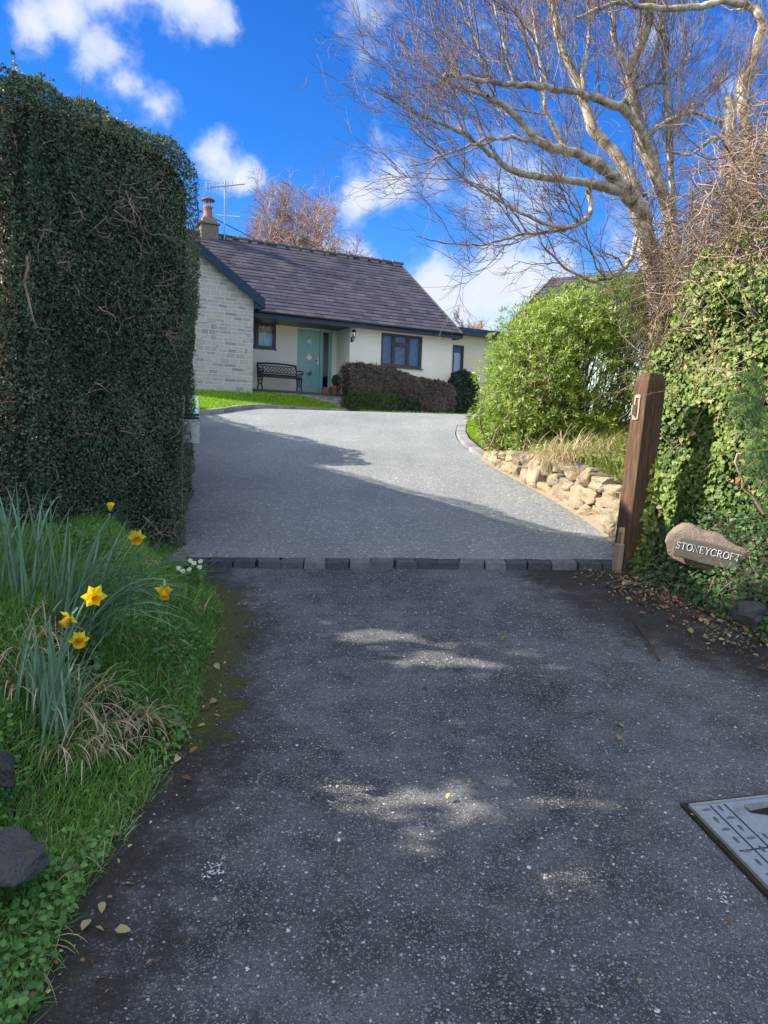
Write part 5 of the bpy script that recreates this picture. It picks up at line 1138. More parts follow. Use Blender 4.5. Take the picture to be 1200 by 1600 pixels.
ok = np.where(u_ < -2.6, v_ < -2.02, v_ < -1.28); Q = np.column_stack([X_, Y_, zlawn(X_, Y_)])[ok]
tag(grass('lawn_grass', Q, .075, .012, M_lawn, .5), 'bright green lawn grass in front of the stone gable', 'grass')
n_ = 9000; Y_ = rng.uniform(10.3, 16.0, n_); X_ = dxr(Y_) + .19 + rng.random(n_) * 1.1; tag(grass('border_grass', np.column_stack([X_, Y_, zbankR(X_, Y_)]), .06, .008, M_lawn, .5), 'small bright grass patch inside the curved kerb under the shrub', 'grass')
# strip of earth and grass in front of the house
def plane_u(px, v, py=630): d = ray(px, py); n3 = np.array([-math.sin(R_(28)), math.cos(R_(28)), 0]); t0 = ((P0 + n3 * v - EYE) @ n3) / (d @ n3); q = EYE + d * t0 - P0; return q[0] * math.cos(R_(28)) + q[1] * math.sin(R_(28))
mb = MB(); st = [HP(.7, -1.0, 0), HP(8, -1.0, 0), HP(8, -3.3, 0), HP(.7, -2.9, 0), HP(.2, -1.9, 0)]; mb.add([(p[0], p[1], B(p[1]) + .07) for p in st], [(4, 3, 2, 1, 0)]); tag(mb.build('house_border', M_soil), kind='structure')
Q = []
while len(Q) < 5000:
    u_, v_ = rnd.uniform(.3, 7.5), rnd.uniform(-3.2, -1.9); p = HP(u_, v_, 0); Q.append((p[0], p[1], B(p[1]) + .07))
tag(grass('edge_grass', np.array(Q), .07, .012, M_grass, .5), 'strip of dark grass along the foot of the house hedges', 'grass')
# hedges before the house
def house_hedge(name, label, cat, u0, u1, v0, v1, zt, n, leaf, size, mat, mcore, amp, rr, zb=None, jit=.6, depth=.08):
    poly = [tuple(HP(u0, v0, 0)[:2]), tuple(HP(u1, v0, 0)[:2]), tuple(HP(u1, v1, 0)[:2]), tuple(HP(u0, v1, 0)[:2])]
    L0 = np.array(poly[0]); du = np.array(poly[1]) - L0; lu = np.linalg.norm(du); ftop = lambda x, y: P0[2] + np.interp(((x - L0[0]) * du[0] + (y - L0[1]) * du[1]) / lu / lu, [0, 1] if np.isscalar(zt) is False and len(zt) == 2 else np.linspace(0, 1, len(zt)), zt)
    fb_ = (lambda x, y: B(y) + .06) if zb is None else (lambda x, y: 0 * x + P0[2] + zb)
    c = HP((u0 + u1) / 2, (v0 + v1) / 2, 0); t_ = thing(name, label, cat, (c[0], c[1], B(c[1]) + .06))
    P_, N_ = hull_pts(poly, ftop, fb_, rr, n, [1.5, 1, .1, .5], .3, amp=amp, depth=depth); scatter('foliage', *leaf, P_, frames(N_, jitter=jit), rng.uniform(size * .6, size * 1.3, len(P_)), mat, t_)
    hull_core('inner_growth', poly, ftop, fb_, rr, mcore, t_, inset=.07, amp=amp * .7); return t_
ua, ub, uc2 = plane_u(552, -2.5), plane_u(622, -2.5), plane_u(656, -2.5)
house_hedge('box_hedge', 'low clipped green box hedge beside the porch step, left section', 'hedge', ua, ub - .02, -2.5, -2.05, [-.02, -.05], 9000, LEAF, .055, M_box, M_hcore, .02, .05, jit=.8)
house_hedge('box_hedge', 'darker right section of the low clipped box hedge under the brown shrub', 'hedge', ub + .02, uc2, -2.5, -2.05, [-.09, -.11], 5000, LEAF, .055, M_dkgreen, M_hcore, .02, .05, jit=.8)
ub0, ub1 = plane_u(547, -1.9), plane_u(708, -1.9)
bh = house_hedge('brown_shrub', 'wide brown twiggy shrub below the large front window', 'shrub', ub0, ub1, -1.95, -1.1, [.86, .93, .80, .76, .72, .66, .60, .52, .40], 26000, LANCE, .09, M_brown, M_hcore, .10, .22, zb=-.42, jit=.5, depth=.1)
us0, us1 = plane_u(706, -1.3), plane_u(738, -1.6)
house_hedge('conifer_shrub', 'dark green upright shrub against the extension wall right of the brown shrub', 'shrub', us0, us1 + .3, -1.5, -.3, [.85, 1.0, .75], 9000, LEAF, .08, M_dkgreen, M_hcore, .12, .3, jit=.7)

# ------------------------------------------------------------------ bright shrub on the right
RV, RF = [], []
for k in range(9):
    a = k * 2.4; el = R_(28 + 5 * (k % 4)); 
    Rm = np.array(Matrix.Rotation(a, 3, 'Z') @ Matrix.Rotation(-el, 3, 'Y')); n0 = len(RV); sc_ = 1 - .03 * k
    for p in LANCE[0]: RV.append(Rm @ (np.array(p) * (sc_, 1.0, 1)) ); 
    RF += [tuple(i + n0 for i in q) for q in LANCE[1]]
RV = np.array(RV); RV = RV[:, [2, 1, 0]] * (1, 1, -1)      # rosette axis along local x
sh_ = thing('evergreen_shrub', 'large bright green leafy shrub with small cream flowers above the stone wall', 'shrub', (2.1, 10.0, 1.6))
lobes = [((2.08, 9.4, 2.36), (.86, .84, 1.06), 4300, 1.0), ((2.32, 10.9, 2.52), (.98, 1.0, 1.14), 2800, 1), ((2.80, 9.2, 2.45), (.62, .7, 1.06), 2600, .55), ((1.80, 10.0, 2.0), (.68, .75, .72), 2000, 1), ((2.5, 9.2, 2.95), (.78, .75, .58), 2000, 1)]
PP, NN_ = [], []
for c, r, n_, dn in lobes:
    d = rng.normal(size=(n_, 3)); d /= np.linalg.norm(d, axis=1)[:, None]; d = d[(d[:, 1] < .45) & (d[:, 2] > -.85)]; f = 1 + lump(d * 2.2 + np.array(c), .20) - rng.random(len(d)) ** 2 * .35
    p = np.array(c) + d * np.array(r) * f[:, None]; PP.append(p); NN_.append(d)
PP = np.vstack(PP); NN_ = np.vstack(NN_)
gap = (PP[:, 0] / PP[:, 1] > .245) & (PP[:, 2] < 2.75) & (PP[:, 2] > 1.95); keep = (~gap | (rng.random(len(PP)) < .42)) & (PP[:, 2] > zbankR(PP[:, 0], PP[:, 1]) + .05); PP, NN_ = PP[keep], NN_[keep]
dirs = NN_ * .8 + (0, 0, .55) + rng.normal(0, .35, PP.shape); tmp = rng.normal(size=PP.shape)
fr0 = frames(np.cross(dirs, tmp), spin=dirs); szs = rng.uniform(.05, .085, len(PP)); Sw = np.array([[0, 0, 1.0], [0, 1, 0], [-1, 0, 0]]); LP, LFr, LS = [], [], []
for k in range(8):
    Rk = np.array(Matrix.Rotation(k * 2.4, 3, 'Z') @ Matrix.Rotation(-R_(22 + 7 * (k % 4)), 3, 'Y')); LP.append(PP + rng.normal(0, .006, PP.shape)); LFr.append(fr0 @ (Sw @ Rk)); LS.append(szs * rng.uniform(.7, 1.1, len(PP)))
LS = np.concatenate(LS); scatter('leaves', *LANCE, np.vstack(LP), np.concatenate(LFr), np.column_stack([LS, LS * .85, LS]), M_shrub, sh_)
k_ = rng.random(len(PP)) < .22; fp = PP[k_] + dirs[k_] / np.linalg.norm(dirs[k_], axis=1)[:, None] * .02; fp = np.repeat(fp, 14, 0) + rng.normal(0, .013, (k_.sum() * 14, 3)); scatter('flower_buds', *LEAF, fp, frames(rng.normal(size=fp.shape)), rng.uniform(.010, .02, len(fp)), M_flower, sh_)
st_ = Polys()
for k in range(330):
    i = rnd.randrange(len(PP)); b0 = np.array([2.1 + rnd.gauss(0, .35) + (.5 if PP[i][0] > 2.6 else 0), 9.9 + rnd.gauss(0, .3), 1.55]); e_ = PP[i]; mid = (b0 + e_) / 2 + rng.normal(0, .12, 3) - (0, 0, .1)
    tt = np.linspace(0, 1, 8)[:, None]; st_.add((1 - tt) ** 2 * b0 + 2 * tt * (1 - tt) * mid + tt ** 2 * e_ + rng.normal(0, .012, (8, 3)), np.linspace(.012, .003, 8), 4, .7)
st_.build('branches', M_vine, sh_)
cw = rng.normal(size=(2600, 3)); cw /= np.linalg.norm(cw, axis=1)[:, None]; cwp = np.array((2.05, 10.2, 2.5)) + cw * (.75, .8, .95) * rng.uniform(.4, 1, (2600, 1)); cwp = cwp[cwp[:, 0] / cwp[:, 1] < .245]
scatter('inner_leaves', *LANCE, cwp, frames(rng.normal(size=cwp.shape)), rng.uniform(.07, .12, len(cwp)), M_shrub, sh_)
# low planting between wall and shrub
n_ = 15000; Y_ = rng.uniform(5.7, 10.6, n_); X_ = xbR(Y_) + .02 + rng.random(n_) ** 1.3 * 1.5; Q = np.column_stack([X_, Y_, zbankR(X_, Y_) + rng.uniform(0, .12, n_)]); Q = Q[lump(Q, 1, 1.5) > -.35]
tag(scatter('border_plants', *IVY, Q, frames(np.tile((-.5, -.4, .8), (len(Q), 1)), jitter=.5), rng.uniform(.015, .034, len(Q)), M_ivy, kind='stuff'), 'low leafy border plants growing on top of the stone wall', 'plants')
n_ = 11000; Y_ = rng.uniform(5.8, 10.6, n_); X_ = xbR(Y_) + .0 + rng.random(n_) * 1.3; tag(grass('border_grass', np.column_stack([X_, Y_, zbankR(X_, Y_)]), .21, .006, leafmat('olive_border_grass', ((0, (.08, .12, .02)), (.5, (.16, .20, .04)), (1, (.36, .32, .12))), transl=.3), .6), 'mixed green and straw grass along the top of the stone wall', 'grass')
gt = np.array([1.95, 7.9, 0]); gt[2] = zbankR(gt[:1], gt[1:2])[0]; mb = MB(); vr3 = []
for k in range(520):
    a = rnd.uniform(0, 6.28); n0 = mb.n; strap(mb, gt + (rnd.gauss(0, .20), rnd.gauss(0, .2), 0), (math.cos(a) * .9 - .35, math.sin(a) * .9 - .3, 1), rnd.uniform(.30, .58), .0055, rnd.uniform(1.0, 2.6), 6, .1, .2); vr3.extend([rnd.uniform(.2, .8)] * (mb.n - n0))
mb.at['var'] = vr3; tag(mb.build('straw_grass_tuft', M_dead), 'tuft of tan ornamental grass between the stone wall and the green shrub', 'grass tuft')
for (px, py, lb) in ((818, 714, 'tiny violet flower left of the tan grass tuft'), (906, 726, 'tiny violet flower right of the tan grass tuft')):
    p = at(px, py, 8.3 if px < 850 else 7.2); t_ = thing('violet_flower', lb, 'flower', p - np.array([0, 0, .1])); mb = MB()
    for q in range(5): a = q * 1.257; mb.add([p, p + (.018 * math.cos(a) - .008 * math.sin(a), -.008, .018 * math.sin(a) + .008 * math.cos(a)), p + (.030 * math.cos(a), -.01, .030 * math.sin(a)), p + (.018 * math.cos(a) + .008 * math.sin(a), -.008, .018 * math.sin(a) - .008 * math.cos(a))], [(0, 1, 2, 3)])
    mb.build('petals', M_viol, t_); mb = MB(); mb.tube([p - (0, 0, .1), p + (0, .004, 0)], .003, 4); mb.at['var'] = [.5] * mb.n; mb.build('stem', M_weed, t_)

# ------------------------------------------------------------------ ivy mass on the right
ip_ = [(2.08, 5.95), (2.42, 5.25), (3.4, 4.3), (6.0, 4.2), (6.0, 8.6), (3.1, 8.3), (2.35, 7.0)]
def i_top(x, y): return np.interp(x / y, [.33, .37, .42, .5, .7], [2.75, 3.0, 3.2, 3.35, 3.5]) + .12 * np.sin(x * 6 + y * 5)
izb = lambda x, y: zbankR(x, y)
iv = thing('ivy_hedge', 'tall tangled hedge smothered in sunlit ivy behind the gate post', 'hedge', (3.0, 5.6, B(5.6) + .4))
P_, N_ = hull_pts(ip_, i_top, izb, .4, 60000, [2, 1.9, .35, .02, .1, .4, 1.0], .16, amp=.17, f=1.4, depth=.28)
ht = (P_[:, 2] - 2.15) / 1.0; ptc = lump(P_ * 1.9, 1.0); keep = rng.random(len(P_)) > np.clip(np.clip(ht * 1.1, 0, .93) * (ptc < .30) + .75 * (ptc < -.42), 0, .96); P_, N_ = P_[keep], N_[keep]
scatter('ivy_leaves', *IVY, P_, frames(N_ + (-.6, -.2, .45), spin=rng.normal(0, .6, P_.shape) + (0, 0, -1), jitter=.5), rng.uniform(.020, .044, len(P_)), M_ivy, iv)
hull_core('inner_growth', ip_, lambda x, y: i_top(x, y) - .25, izb, .4, simple('brown_inner_stems', (.075, .055, .038), .95, .1, vary=.6, scale=25, bmp=1), iv, inset=.26, amp=.15, f=1.4)
P_, N_ = hull_pts(ip_, i_top, izb, .4, 3200, [2, 1.7, .3, 0.01, .0, .4, 1.2], .25, amp=.17, f=1.4, depth=.12)
vs = Polys()
for p, n_ in zip(P_, N_):
    hi_ = (p[2] - 1.9) / 1.4
    if rnd.random() > np.clip(.22 + hi_ * 1.1, .14, 1): continue
    d_ = np.cross(n_, rng.normal(size=3)) + n_ * rnd.uniform(-.1, .6) + (0, 0, rnd.uniform(-.3, .6)); ln = rnd.uniform(.12, .5)
    vs.add(wig(p - n_ * rnd.uniform(0, .1), d_, ln, 6, .32, -.03), np.linspace(rnd.uniform(.003, .007), .0018, 7), 4, rnd.choice([.2, .6, .9, 1]))
for (pts, r0) in (([(1195, 800), (1160, 760), (1150, 715), (1165, 700), (1200, 712)], .011), ([(1155, 705), (1172, 720), (1200, 718)], .009)):
    pw = np.array([at(x, y, 4.85) for x, y in pts]); tt = np.linspace(0, len(pts) - 1, 14); pw = np.stack([np.interp(tt, range(len(pts)), pw[:, c]) for c in range(3)], 1); vs.add(pw + rng.normal(0, .006, pw.shape), np.linspace(r0, r0 * .6, 14), 5, .1)
for k in range(1500):                                   # the dry tangle over the top of the ivy
    a_ = rnd.uniform(.335, .56); Y0 = rnd.uniform(4.9, 6.8); zt0 = float(np.interp(a_, [.33, .37, .42, .5, .7], [2.6, 3.0, 3.5, 3.8, 3.9])); p = np.array([a_ * Y0, Y0, zt0 - abs(rnd.gauss(0, .42)) + .12])
    if a_ < .37 and Y0 < 6.0: continue
    vs.add(wig(p, (rnd.gauss(0, 1), rnd.gauss(0, .5), rnd.gauss(.1, .6)), rnd.uniform(.2, .75), 8, .34, -.05), np.linspace(rnd.uniform(.002, .006), .0013, 9), 3, rnd.choice([.0, .3, .7, 1]))
for k in range(900):
    a_ = rnd.uniform(.325, .43); Y0 = rnd.uniform(6.1, 6.9); p = np.array([a_ * Y0, Y0, rnd.uniform(2.5, 3.35 + (a_ - .325) * 7)])
    vs.add(wig(p, (rnd.gauss(0, 1), rnd.gauss(0, .5), rnd.gauss(.1, .6)), rnd.uniform(.15, .6), 8, .36, -.05), np.linspace(rnd.uniform(.002, .006), .0013, 9), 3, rnd.choice([.0, .3, .7, 1]))
vs.build('dry_stems', M_vine, iv)
kq = rng.choice(len(P_), 500); scatter('withered_leaves', *LEAF6, P_[kq] + N_[kq] * .03, frames(N_[kq], jitter=.8), rng.uniform(.03, .06, 500), M_litter, iv)
# ivy climbing the post
f = rng.random(420) ** 1.5 * .62; sd_ = rng.uniform(-1.1, 1.5, 420); Q = base_p + ax_ * f[:, None] + a2 * (hw + .015 + rng.random((420, 1)) * .05) - a1 * (sd_ * hw * (1.05 - f * .2))[:, None]; Q = Q[(sd_ > f * 2.0 - .9)]
tag(scatter('climbing_ivy', *IVY, Q, frames(np.tile(a2, (len(Q), 1)), spin=rng.normal(0, .5, Q.shape) + (0, 0, -1), jitter=.4), rng.uniform(.022, .04, len(Q)), M_ivy, kind='stuff'), 'ivy climbing up the right side of the gate post', 'ivy')
# ground ivy in front
n_ = 34000; Y_ = rng.uniform(3.2, 6.1, n_); X_ = xbR(Y_) - .04 + rng.random(n_) ** .9 * 2.0; Q = np.column_stack([X_, Y_, zbankR(X_, Y_) + rng.random(n_) ** 2 * .16]); Q = Q[(lump(Q, 1, 1.8) > -.45 - 1.5 * smooth(.03, .25, X_ - xbR(Y_))) & ~((abs(Q[:, 0] - 2.0) < .20) & (Q[:, 1] > 4.6) & (Q[:, 1] < 4.95) & (Q[:, 2] > .875))]
tag(scatter('ground_ivy', *IVY, Q, frames(np.tile((-.3, -.5, .8), (len(Q), 1)), jitter=.5), rng.uniform(.012, .028, len(Q)), leafmat('ground_ivy_leaves', ((0, (.02, .045, .016)), (.5, (.04, .10, .03)), (1, (.10, .18, .045))), transl=.2), kind='stuff'), 'low green ground ivy spilling over the verge below the name stone', 'ground cover')
n_ = 1700; Y_ = rng.uniform(3.4, 6, n_); X_ = xbR(Y_) + rng.random(n_) * .8; dt = Polys()
for x, y in zip(X_[:260], Y_[:260]):
    z = float(zbankR(np.array([x]), np.array([y]))[0]); dt.add(wig((x, y, z + .03), (rnd.gauss(0, 1), rnd.gauss(0, 1), .4), rnd.uniform(.06, .2), 4, .3), .002, 3, .6)
tag(dt.build('dry_stalks', M_vine), 'thin dry stalks scattered through the ground ivy', 'stalks', kind='stuff')
# ferns
M_fern = leafmat('fern_leaflets', ((0, (.05, .10, .02)), (1, (.14, .22, .05))), transl=.3)
for (px, py, Y, lb) in ((1165, 575, 4.9, 'large green fern frond cluster high in the ivy at the right edge'), (1190, 660, 4.75, 'lower green fern cluster at the right edge of the photo')):
    b = at(px + 30, py + 50, Y); t_ = thing('fern', lb, 'fern', b)
    for k in range(7):
        a = R_(100 + 27 * k); pl_ = wig(b, (math.cos(a) * .9 - .3, -.35, math.sin(a) * .9 + .1), .34, 9, .04, -.09); fr_ = Polys(); fr_.add(pl_, np.linspace(.004, .0015, 10), 4, 1); fo = fr_.build('frond', M_vine, t_)
        ii = np.repeat(np.linspace(.12, .98, 26), 2); q = np.stack([np.interp(ii * 9, range(10), pl_[:, c]) for c in range(3)], 1); T_ = np.gradient(pl_, axis=0).mean(0); T_ /= np.linalg.norm(T_); sgn = np.tile([1, -1], 26)[:, None]; sdv = np.cross(T_, (0, -1, .3)); dv = sdv * sgn + T_ * .35
        o = scatter('leaflets', *LANCE, q, frames(np.tile((-.1, -1, .4), (52, 1)), spin=dv, jitter=.15), .055 * np.sin(np.clip(ii * 1.05, 0, 1) * math.pi * .85 + .3) + .006, M_fern, None); o.data.transform(Matrix.Translation(-Vector(root_loc(fo)))); o.parent = fo

# ------------------------------------------------------------------ leaf litter and small things on the lane
n1 = 1500; Y_ = rng.uniform(3.3, 5.4, n1); X_ = xR(Y_) - np.abs(rng.normal(0, .22, n1)) + .03; n2 = 260; Y2 = rng.uniform(1.7, 4.9, n2); X2 = xL(Y2) + np.abs(rng.normal(0, .12, n2)); n3 = 70; Y3 = rng.uniform(1.7, 5.2, n3); X3 = rng.uniform(-.7, 1.8, n3); n4 = 520; Y4 = rng.uniform(4.6, 5.35, n4); X4 = rng.normal(1.62, .16, n4) + (5.3 - Y4) * .2
X_ = np.concatenate([X_, X2, X3, X4]); Y_ = np.concatenate([Y_, Y2, Y3, Y4]); Q = np.column_stack([X_, Y_, B(Y_) + .002 + rng.random(len(X_)) * .012]); sz = np.where(rng.random(len(X_)) < .14, rng.uniform(.026, .045, len(X_)), rng.uniform(.007, .020, len(X_)))
tag(scatter('leaf_litter', *LEAF6, Q, frames(np.tile((0, 0, 1.0), (len(Q), 1)), jitter=.45), sz, M_litter, kind='stuff'), 'brown and yellow fallen leaves scattered along the edges of the lane', 'fallen leaves')
n_ = 240; s_ = rng.random(n_) * (cum[-1]); W_ = np.array([wp(q)[:2] for q in s_]); Q = np.column_stack([W_[:, 0] - rng.random(n_) ** 2 * .9 - .12, W_[:, 1] + rng.normal(0, .1, n_), B(W_[:, 1]) + .042]); tag(scatter('leaf_specks', *LEAF, Q, frames(np.tile((0, 0, 1.0), (n_, 1)), jitter=.15), rng.uniform(.012, .035, n_), M_litter, kind='stuff'), 'small yellow leaves lying on the pale drive beside the stone wall', 'fallen leaves')
def road_pt(px, py, dz=.0): d = ray(px, py); t0 = (dz - EYE[2]) / (d[2] - .132 * d[1]); return EYE + d * t0
a_, b_ = road_pt(990, 972, .01), road_pt(1031, 1032, .01); mb = MB(); mb.tube([a_, (a_ + b_) / 2 + (.01, 0, 0), b_], .005, 5); tag(mb.build('rusty_stick', simple('dark_brown_stick', (.09, .045, .03), .8), smooth=True), 'thin rusty brown stick lying on the asphalt below the gate post', 'stick')
for (px, py, lb, n_, r) in ((335, 1362, 'small chalky white splash on the dark asphalt at lower left', 46, .016), (1126, 1396, 'faint whitish splash on the asphalt left of the manhole cover', 26, .018)):
    c = road_pt(px, py, .0); q = c + rng.normal(0, r, (n_, 3)) * (1, 1.2, 0); q[:, 2] = B(q[:, 1]) + .003; tag(scatter('white_splash', *LEAF, q, frames(np.tile((0, 0, 1.0), (n_, 1)), jitter=.1), rng.uniform(.006, .014, n_), M_white), lb, 'mark')
n_ = 2600; X_ = rng.uniform(-.9, 2.4, n_); Y_ = 1.55 + 2.7 * rng.random(n_) ** 1.5; k_ = (X_ > xL(Y_)) & (X_ < xR(Y_)) & ~((np.abs((X_ - 1.4)) < .34) & (np.abs(Y_ - 2.35) < .34)); X_, Y_ = X_[k_], Y_[k_]
V8, F8 = stone_mesh((1, 1, .6), .2, seed=5); OCT = ([(1, 0, 0), (.2, .8, .1), (-.9, .3, 0), (-.4, -.8, .05), (.6, -.6, 0), (.1, 0, .55), (.0, 0, -.4)], [(0, 1, 5), (1, 2, 5), (2, 3, 5), (3, 4, 5), (4, 0, 5)])
m, t, b, co = newmat('loose_chippings'); setp(t, b, color=ramp(t, attr(t, 'var'), ((0, (.08, .08, .082)), (.6, (.20, .20, .20)), (1, (.42, .41, .39)))), rough=.7)
tag(scatter('loose_chippings', *OCT, np.column_stack([X_, Y_, B(Y_) - .009]), frames(np.tile((0, 0, 1.0), (len(X_), 1)), jitter=.2), rng.uniform(.002, .0058, len(X_)), m, kind='stuff'), 'pale loose stone chippings pressed into the asphalt lane', 'gravel')

# ------------------------------------------------------------------ big bare tree
bt = thing('bare_tree', 'large bare pale-barked tree spreading its twigs over the driveway at right', 'tree', (*at(1040, 640, 7.2)[:2], B(7.2) + .4))
TY = 7.2; limbs = []
def limb(pts, r0, r1, y0, y1):
    n = len(pts); P_ = np.array([at(px, py, y0 + (y1 - y0) * i / (n - 1)) for i, (px, py) in enumerate(pts)])
    # smooth (Catmull-Rom)
    Pp = np.vstack([2 * P_[0] - P_[1], P_, 2 * P_[-1] - P_[-2]]); out = []
    for i in range(1, len(Pp) - 2):
        for q in np.linspace(0, 1, 7)[:-1]:
            a, b, c, d = Pp[i - 1:i + 3]; out.append(.5 * (2 * b + (c - a) * q + (2 * a - 5 * b + 4 * c - d) * q * q + (3 * b - a - 3 * c + d) * q ** 3))
    out.append(P_[-1]); out = np.array(out); m_ = len(out); f = np.linspace(0, 1, m_)
    out += np.random.default_rng(int(sum(pts[0]))).normal(0, .006, out.shape) * (f > .03)[:, None]
    rad = (r0 + (r1 - r0) * f ** .8) * (1 + .08 * np.sin(f * 23 + pts[0][0])); limbs.append((out, rad)); return out, rad
limb([(1046, 700), (1035, 520), (1022, 430), (1008, 370), (996, 320), (984, 303)], .145, .10, 7.2, 7.15)
limb([(1075, 700), (1062, 500), (1050, 408), (1043, 327), (1002, 222), (984, 117), (1008, 58), (1024, -20), (1040, -120)], .12, .03, 7.4, 7.5)
limb([(988, 312), (949, 268), (905, 243), (844, 222), (792, 169), (760, 150)], .095, .022, 7.1, 6.6)
limb([(1000, 310), (962, 240), (925, 198), (903, 134), (879, 76), (862, 12), (850, -60), (842, -150)], .085, .022, 7.2, 7.4)
limb([(1043, 327), (1013, 233), (984, 180), (930, 152), (880, 142), (833, 134), (763, 128), (704, 117), (690, 122)], .07, .016, 7.3, 6.3)
limb([(990, 306), (950, 292), (920, 286), (879, 280), (803, 268), (760, 235), (716, 204), (646, 175), (600, 150)], .07, .008, 7.1, 6.3)
limb([(920, 290), (922, 330), (905, 350), (873, 356), (815, 332), (733, 286), (690, 245), (640, 200)], .038, .006, 7.0, 6.2)
limb([(900, 352), (860, 362), (815, 366), (760, 382), (700, 380), (650, 368)], .026, .005, 7.0, 6.4)
limb([(996, 365), (985, 405), (960, 432), (920, 437), (880, 415), (850, 385), (835, 350)], .034, .006, 7.1, 6.7)
limb([(1160, 470), (1171, 330), (1171, 233), (1159, 146), (1188, 58), (1178, 14), (1130, 2), (1083, 12), (1002, 12), (960, 5), (900, 30)], .085, .018, 6.9, 7.0)
limb([(1130, 480), (1146, 330), (1142, 245), (1141, 150)], .075, .055, 6.8, 6.8)
limb([(1060, 470), (1052, 330), (1046, 233), (1040, 117), (1036, 40), (1034, -80)], .05, .015, 7.3, 7.6)
limb([(908, 150), (914, 100), (920, 58), (926, 0), (930, -80)], .030, .012, 7.2, 7.3)
limb([(1165, 300), (1190, 240), (1215, 150), (1225, 50)], .05, .02, 6.8, 6.7)
limb([(984, 117), (960, 60), (955, 0), (950, -70)], .03, .012, 7.4, 7.6)
limb([(1002, 222), (1040, 190), (1085, 175), (1120, 190), (1150, 180)], .035, .015, 7.3, 7.1)
limb([(1171, 233), (1120, 215), (1080, 240), (1040, 235)], .028, .010, 7.0, 7.2)
limb([(880, 230), (852, 170), (845, 110), (835, 40), (830, -40)], .028, .010, 7.0, 7.1)
limb([(760, 150), (700, 130), (660, 90), (640, 40)], .016, .006, 6.6, 6.5)
limb([(844, 222), (800, 215), (750, 222), (700, 240), (640, 262)], .028, .006, 6.7, 6.2)
limb([(803, 134), (790, 80), (775, 20), (770, -50)], .018, .008, 6.7, 6.8)
limb([(763, 128), (745, 70), (722, 10), (712, -50)], .016, .006, 6.6, 6.7)
limb([(960, 170), (985, 150), (1010, 135), (1050, 120), (1090, 60), (1110, -20)], .03, .01, 7.4, 7.8)
CT = at(1000, 330, 7.2)
tb = Polys(); tws = Polys(); rt = random.Random(17)
for P_, r_ in limbs: tb.add(P_, r_ * .76, 9)
def grow(start, d, length, r0, lev):
    n = 5 if lev > 1 else 7; P_ = [start]; p = start.copy(); d = d / np.linalg.norm(d); js = .17 if lev < 3 else .22
    for i in range(n):
        out = p - CT; out /= np.linalg.norm(out) + 1e-6
        d = d + np.array([rt.gauss(0, js), rt.gauss(0, js), rt.gauss(0, js)]) + out * .10 + np.array([0, 0, .085 if lev < 3 else .05]); d /= np.linalg.norm(d); p = p + d * length / n; P_.append(p.copy())
    P_ = np.array(P_); r1 = max(.0011, r0 * .28); tws.add(P_, np.linspace(r0, r1, n + 1), 5 if lev == 1 else (4 if lev == 2 else 3))
    if lev >= 4 or length < .12: return
    k = {1: rt.randint(4, 5), 2: rt.randint(3, 4), 3: rt.randint(1, 2)}[lev]
    for _ in range(k):
        j = rt.randint(1, n - 1); T_ = P_[j + 1] - P_[j]; T_ /= np.linalg.norm(T_); s_ = rng.normal(size=3); s_ -= (s_ @ T_) * T_; s_ /= np.linalg.norm(s_)
        grow(P_[j], T_ + s_ * rt.uniform(.5, 1.0), length * rt.uniform(.42, .72), max(.002, r0 * rt.uniform(.38, .55)), lev + 1)
for li, (P_, r_) in enumerate(limbs):
    L_ = np.linalg.norm(np.diff(P_, axis=0), axis=1).sum(); cnt = int(L_ * 5.2) + 2
    for k in range(cnt):
        f = rt.uniform(.22 if li > 1 else .4, 1.0); j = min(len(P_) - 2, int(f * (len(P_) - 1))); T_ = P_[j + 1] - P_[j]; T_ /= np.linalg.norm(T_); s_ = rng.normal(size=3); s_ -= (s_ @ T_) * T_; s_ /= np.linalg.norm(s_)
        if rt.random() < .45: s_ = s_ * .5 + (0, 0, 1.0)
        ln = rt.uniform(.35, 1.05) * (1.15 - .25 * f); rr = min(r_[j] * .45, rt.uniform(.004, .010))
        if P_[j][0] > 3.3: ln *= .8
        grow(P_[j], T_ * .6 + s_ * .8 + (0, 0, .15), ln, rr, 1)
tb.build('trunk_and_limbs', M_bark, bt); tws.build('crown_twigs', M_bark, bt)
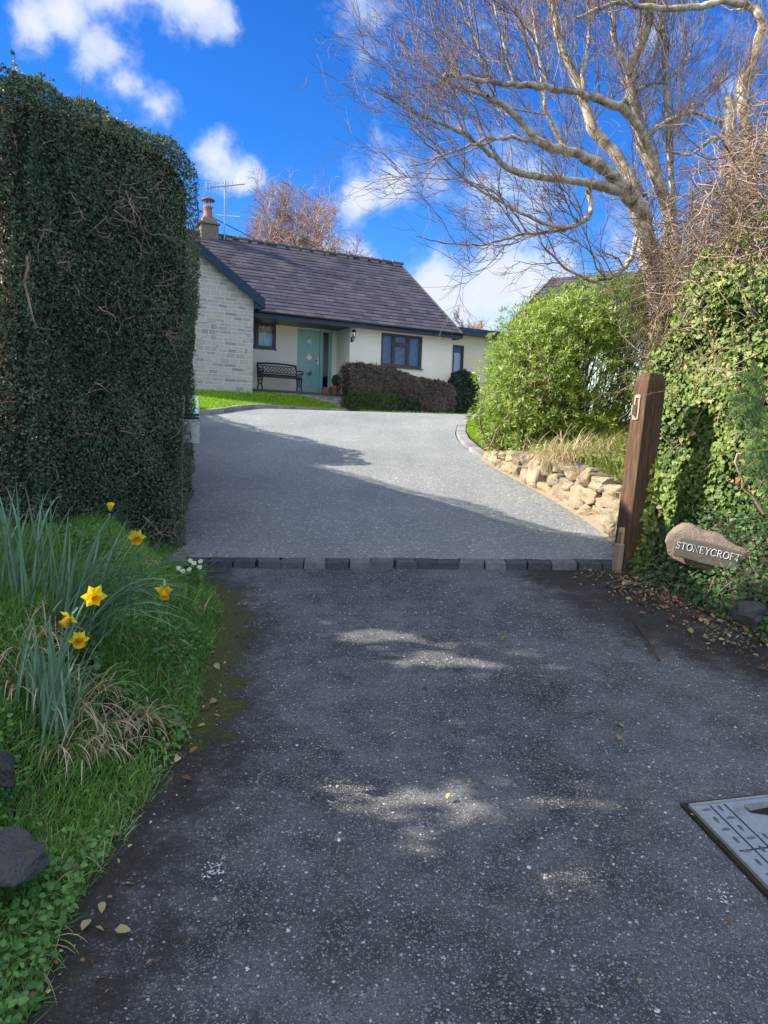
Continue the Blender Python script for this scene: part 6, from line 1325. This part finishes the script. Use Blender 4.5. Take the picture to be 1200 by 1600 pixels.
# ------------------------------------------------------------------ birches behind the house
def soft_tree(name, label, base, h, spread, nst, seed, mat, r0, dens=1.0, droop=.0):
    r = random.Random(seed); t_ = thing(name, label, 'tree', base); tr, cr_ = Polys(), Polys(); base = np.array(base, float)
    def br(p, d, ln, rad, lev):
        n = 6; P_ = [p]; d = d / np.linalg.norm(d)
        for i in range(n):
            d = d + np.array([r.gauss(0, .12), r.gauss(0, .12), r.gauss(0, .1) + (.06 if lev < 3 else -droop)]); d /= np.linalg.norm(d); p = p + d * ln / n; P_.append(p)
        P_ = np.array(P_); cr_.add(P_, np.linspace(rad, max(rad * .4, r0 * .06), n + 1), 3)
        if lev >= 4: return
        for _ in range({1: 7, 2: 6, 3: 4}[lev]):
            j = r.randint(1, n - 1); T_ = P_[j + 1] - P_[j]; T_ /= np.linalg.norm(T_); s_ = np.array([r.gauss(0, 1), r.gauss(0, 1), r.gauss(0, .5)]); s_ /= np.linalg.norm(s_)
            br(P_[j], T_ + s_ * .7 + (0, 0, .15), ln * r.uniform(.4, .68), rad * .5, lev + 1)
    for s in range(nst):
        a = r.uniform(0, 6.28); lean = r.uniform(.02, .16); top = base + np.array([math.cos(a) * lean * h, math.sin(a) * lean * h, h * r.uniform(.8, .97)]); b = base + np.array([math.cos(a) * .2, math.sin(a) * .2, 0]) * r0 * 8
        f = np.linspace(0, 1, 12)[:, None]; P_ = b + (top - b) * f + np.cumsum(rng.normal(0, .012 * h / 6, (12, 3)), 0) * (1, 1, 0); tr.add(P_, np.linspace(r0, r0 * .12, 12), 7)
        for k in range(int(26 * dens)):
            ff = r.uniform(.22, .98); j = min(10, int(ff * 11)); p = P_[j] + (P_[j + 1] - P_[j]) * r.random(); aa = r.uniform(0, 6.28)
            br(p, np.array([math.cos(aa) * spread, math.sin(aa) * spread, 1.05]), h * .30 * (1.15 - ff * .7) * r.uniform(.7, 1.2), r0 * .26, 1 if k % 2 == 0 else 2)
    tr.build('trunk', mat, t_); cr_.build('crown_twigs', mat, t_); return t_
soft_tree('birch_tree', 'bare birch with pinkish twigs behind the left half of the bungalow roof', (-4.3, 33.0, 2.6), 9.0, .85, 3, 5, M_birch, .09, 1.25, .10)
soft_tree('birch_tree', 'bare multi-stemmed birch behind the middle of the bungalow roof', (-2.9, 34.5, 2.6), 9.4, .85, 3, 8, M_birch, .09, 1.2, .12)
soft_tree('distant_tree', 'small pale bare tree top showing just right of the bungalow roof', (5.6, 52, 3.6), 6.6, .8, 3, 12, M_vine, .10, .7)
soft_tree('distant_tree', 'faint bare tree top above the flat extension roof beside the green shrub', (7.6, 55, 3.6), 6.3, .8, 3, 14, M_vine, .10, .7)

GROUPS = {'daffodil_clump': 'daffodil clumps on the grass bank', 'birch_tree': 'bare birches behind the bungalow', 'distant_tree': 'far bare tree tops beyond the flat roof', 'fern': 'ferns in the ivy hedge',
          'box_hedge': 'clipped box hedge sections by the porch', 'violet_flower': 'tiny violet flowers on the wall top', 'white_splash': 'whitish splashes on the asphalt', 'rock': 'rocks at the verge edges', 'kerb': 'block kerbs of the driveway'}
for o in C.objects:
    if o.parent is None and o.get('category') and 'kind' not in o:
        g_ = GROUPS.get(o.name.split('.')[0])
        if g_: o['group'] = g_
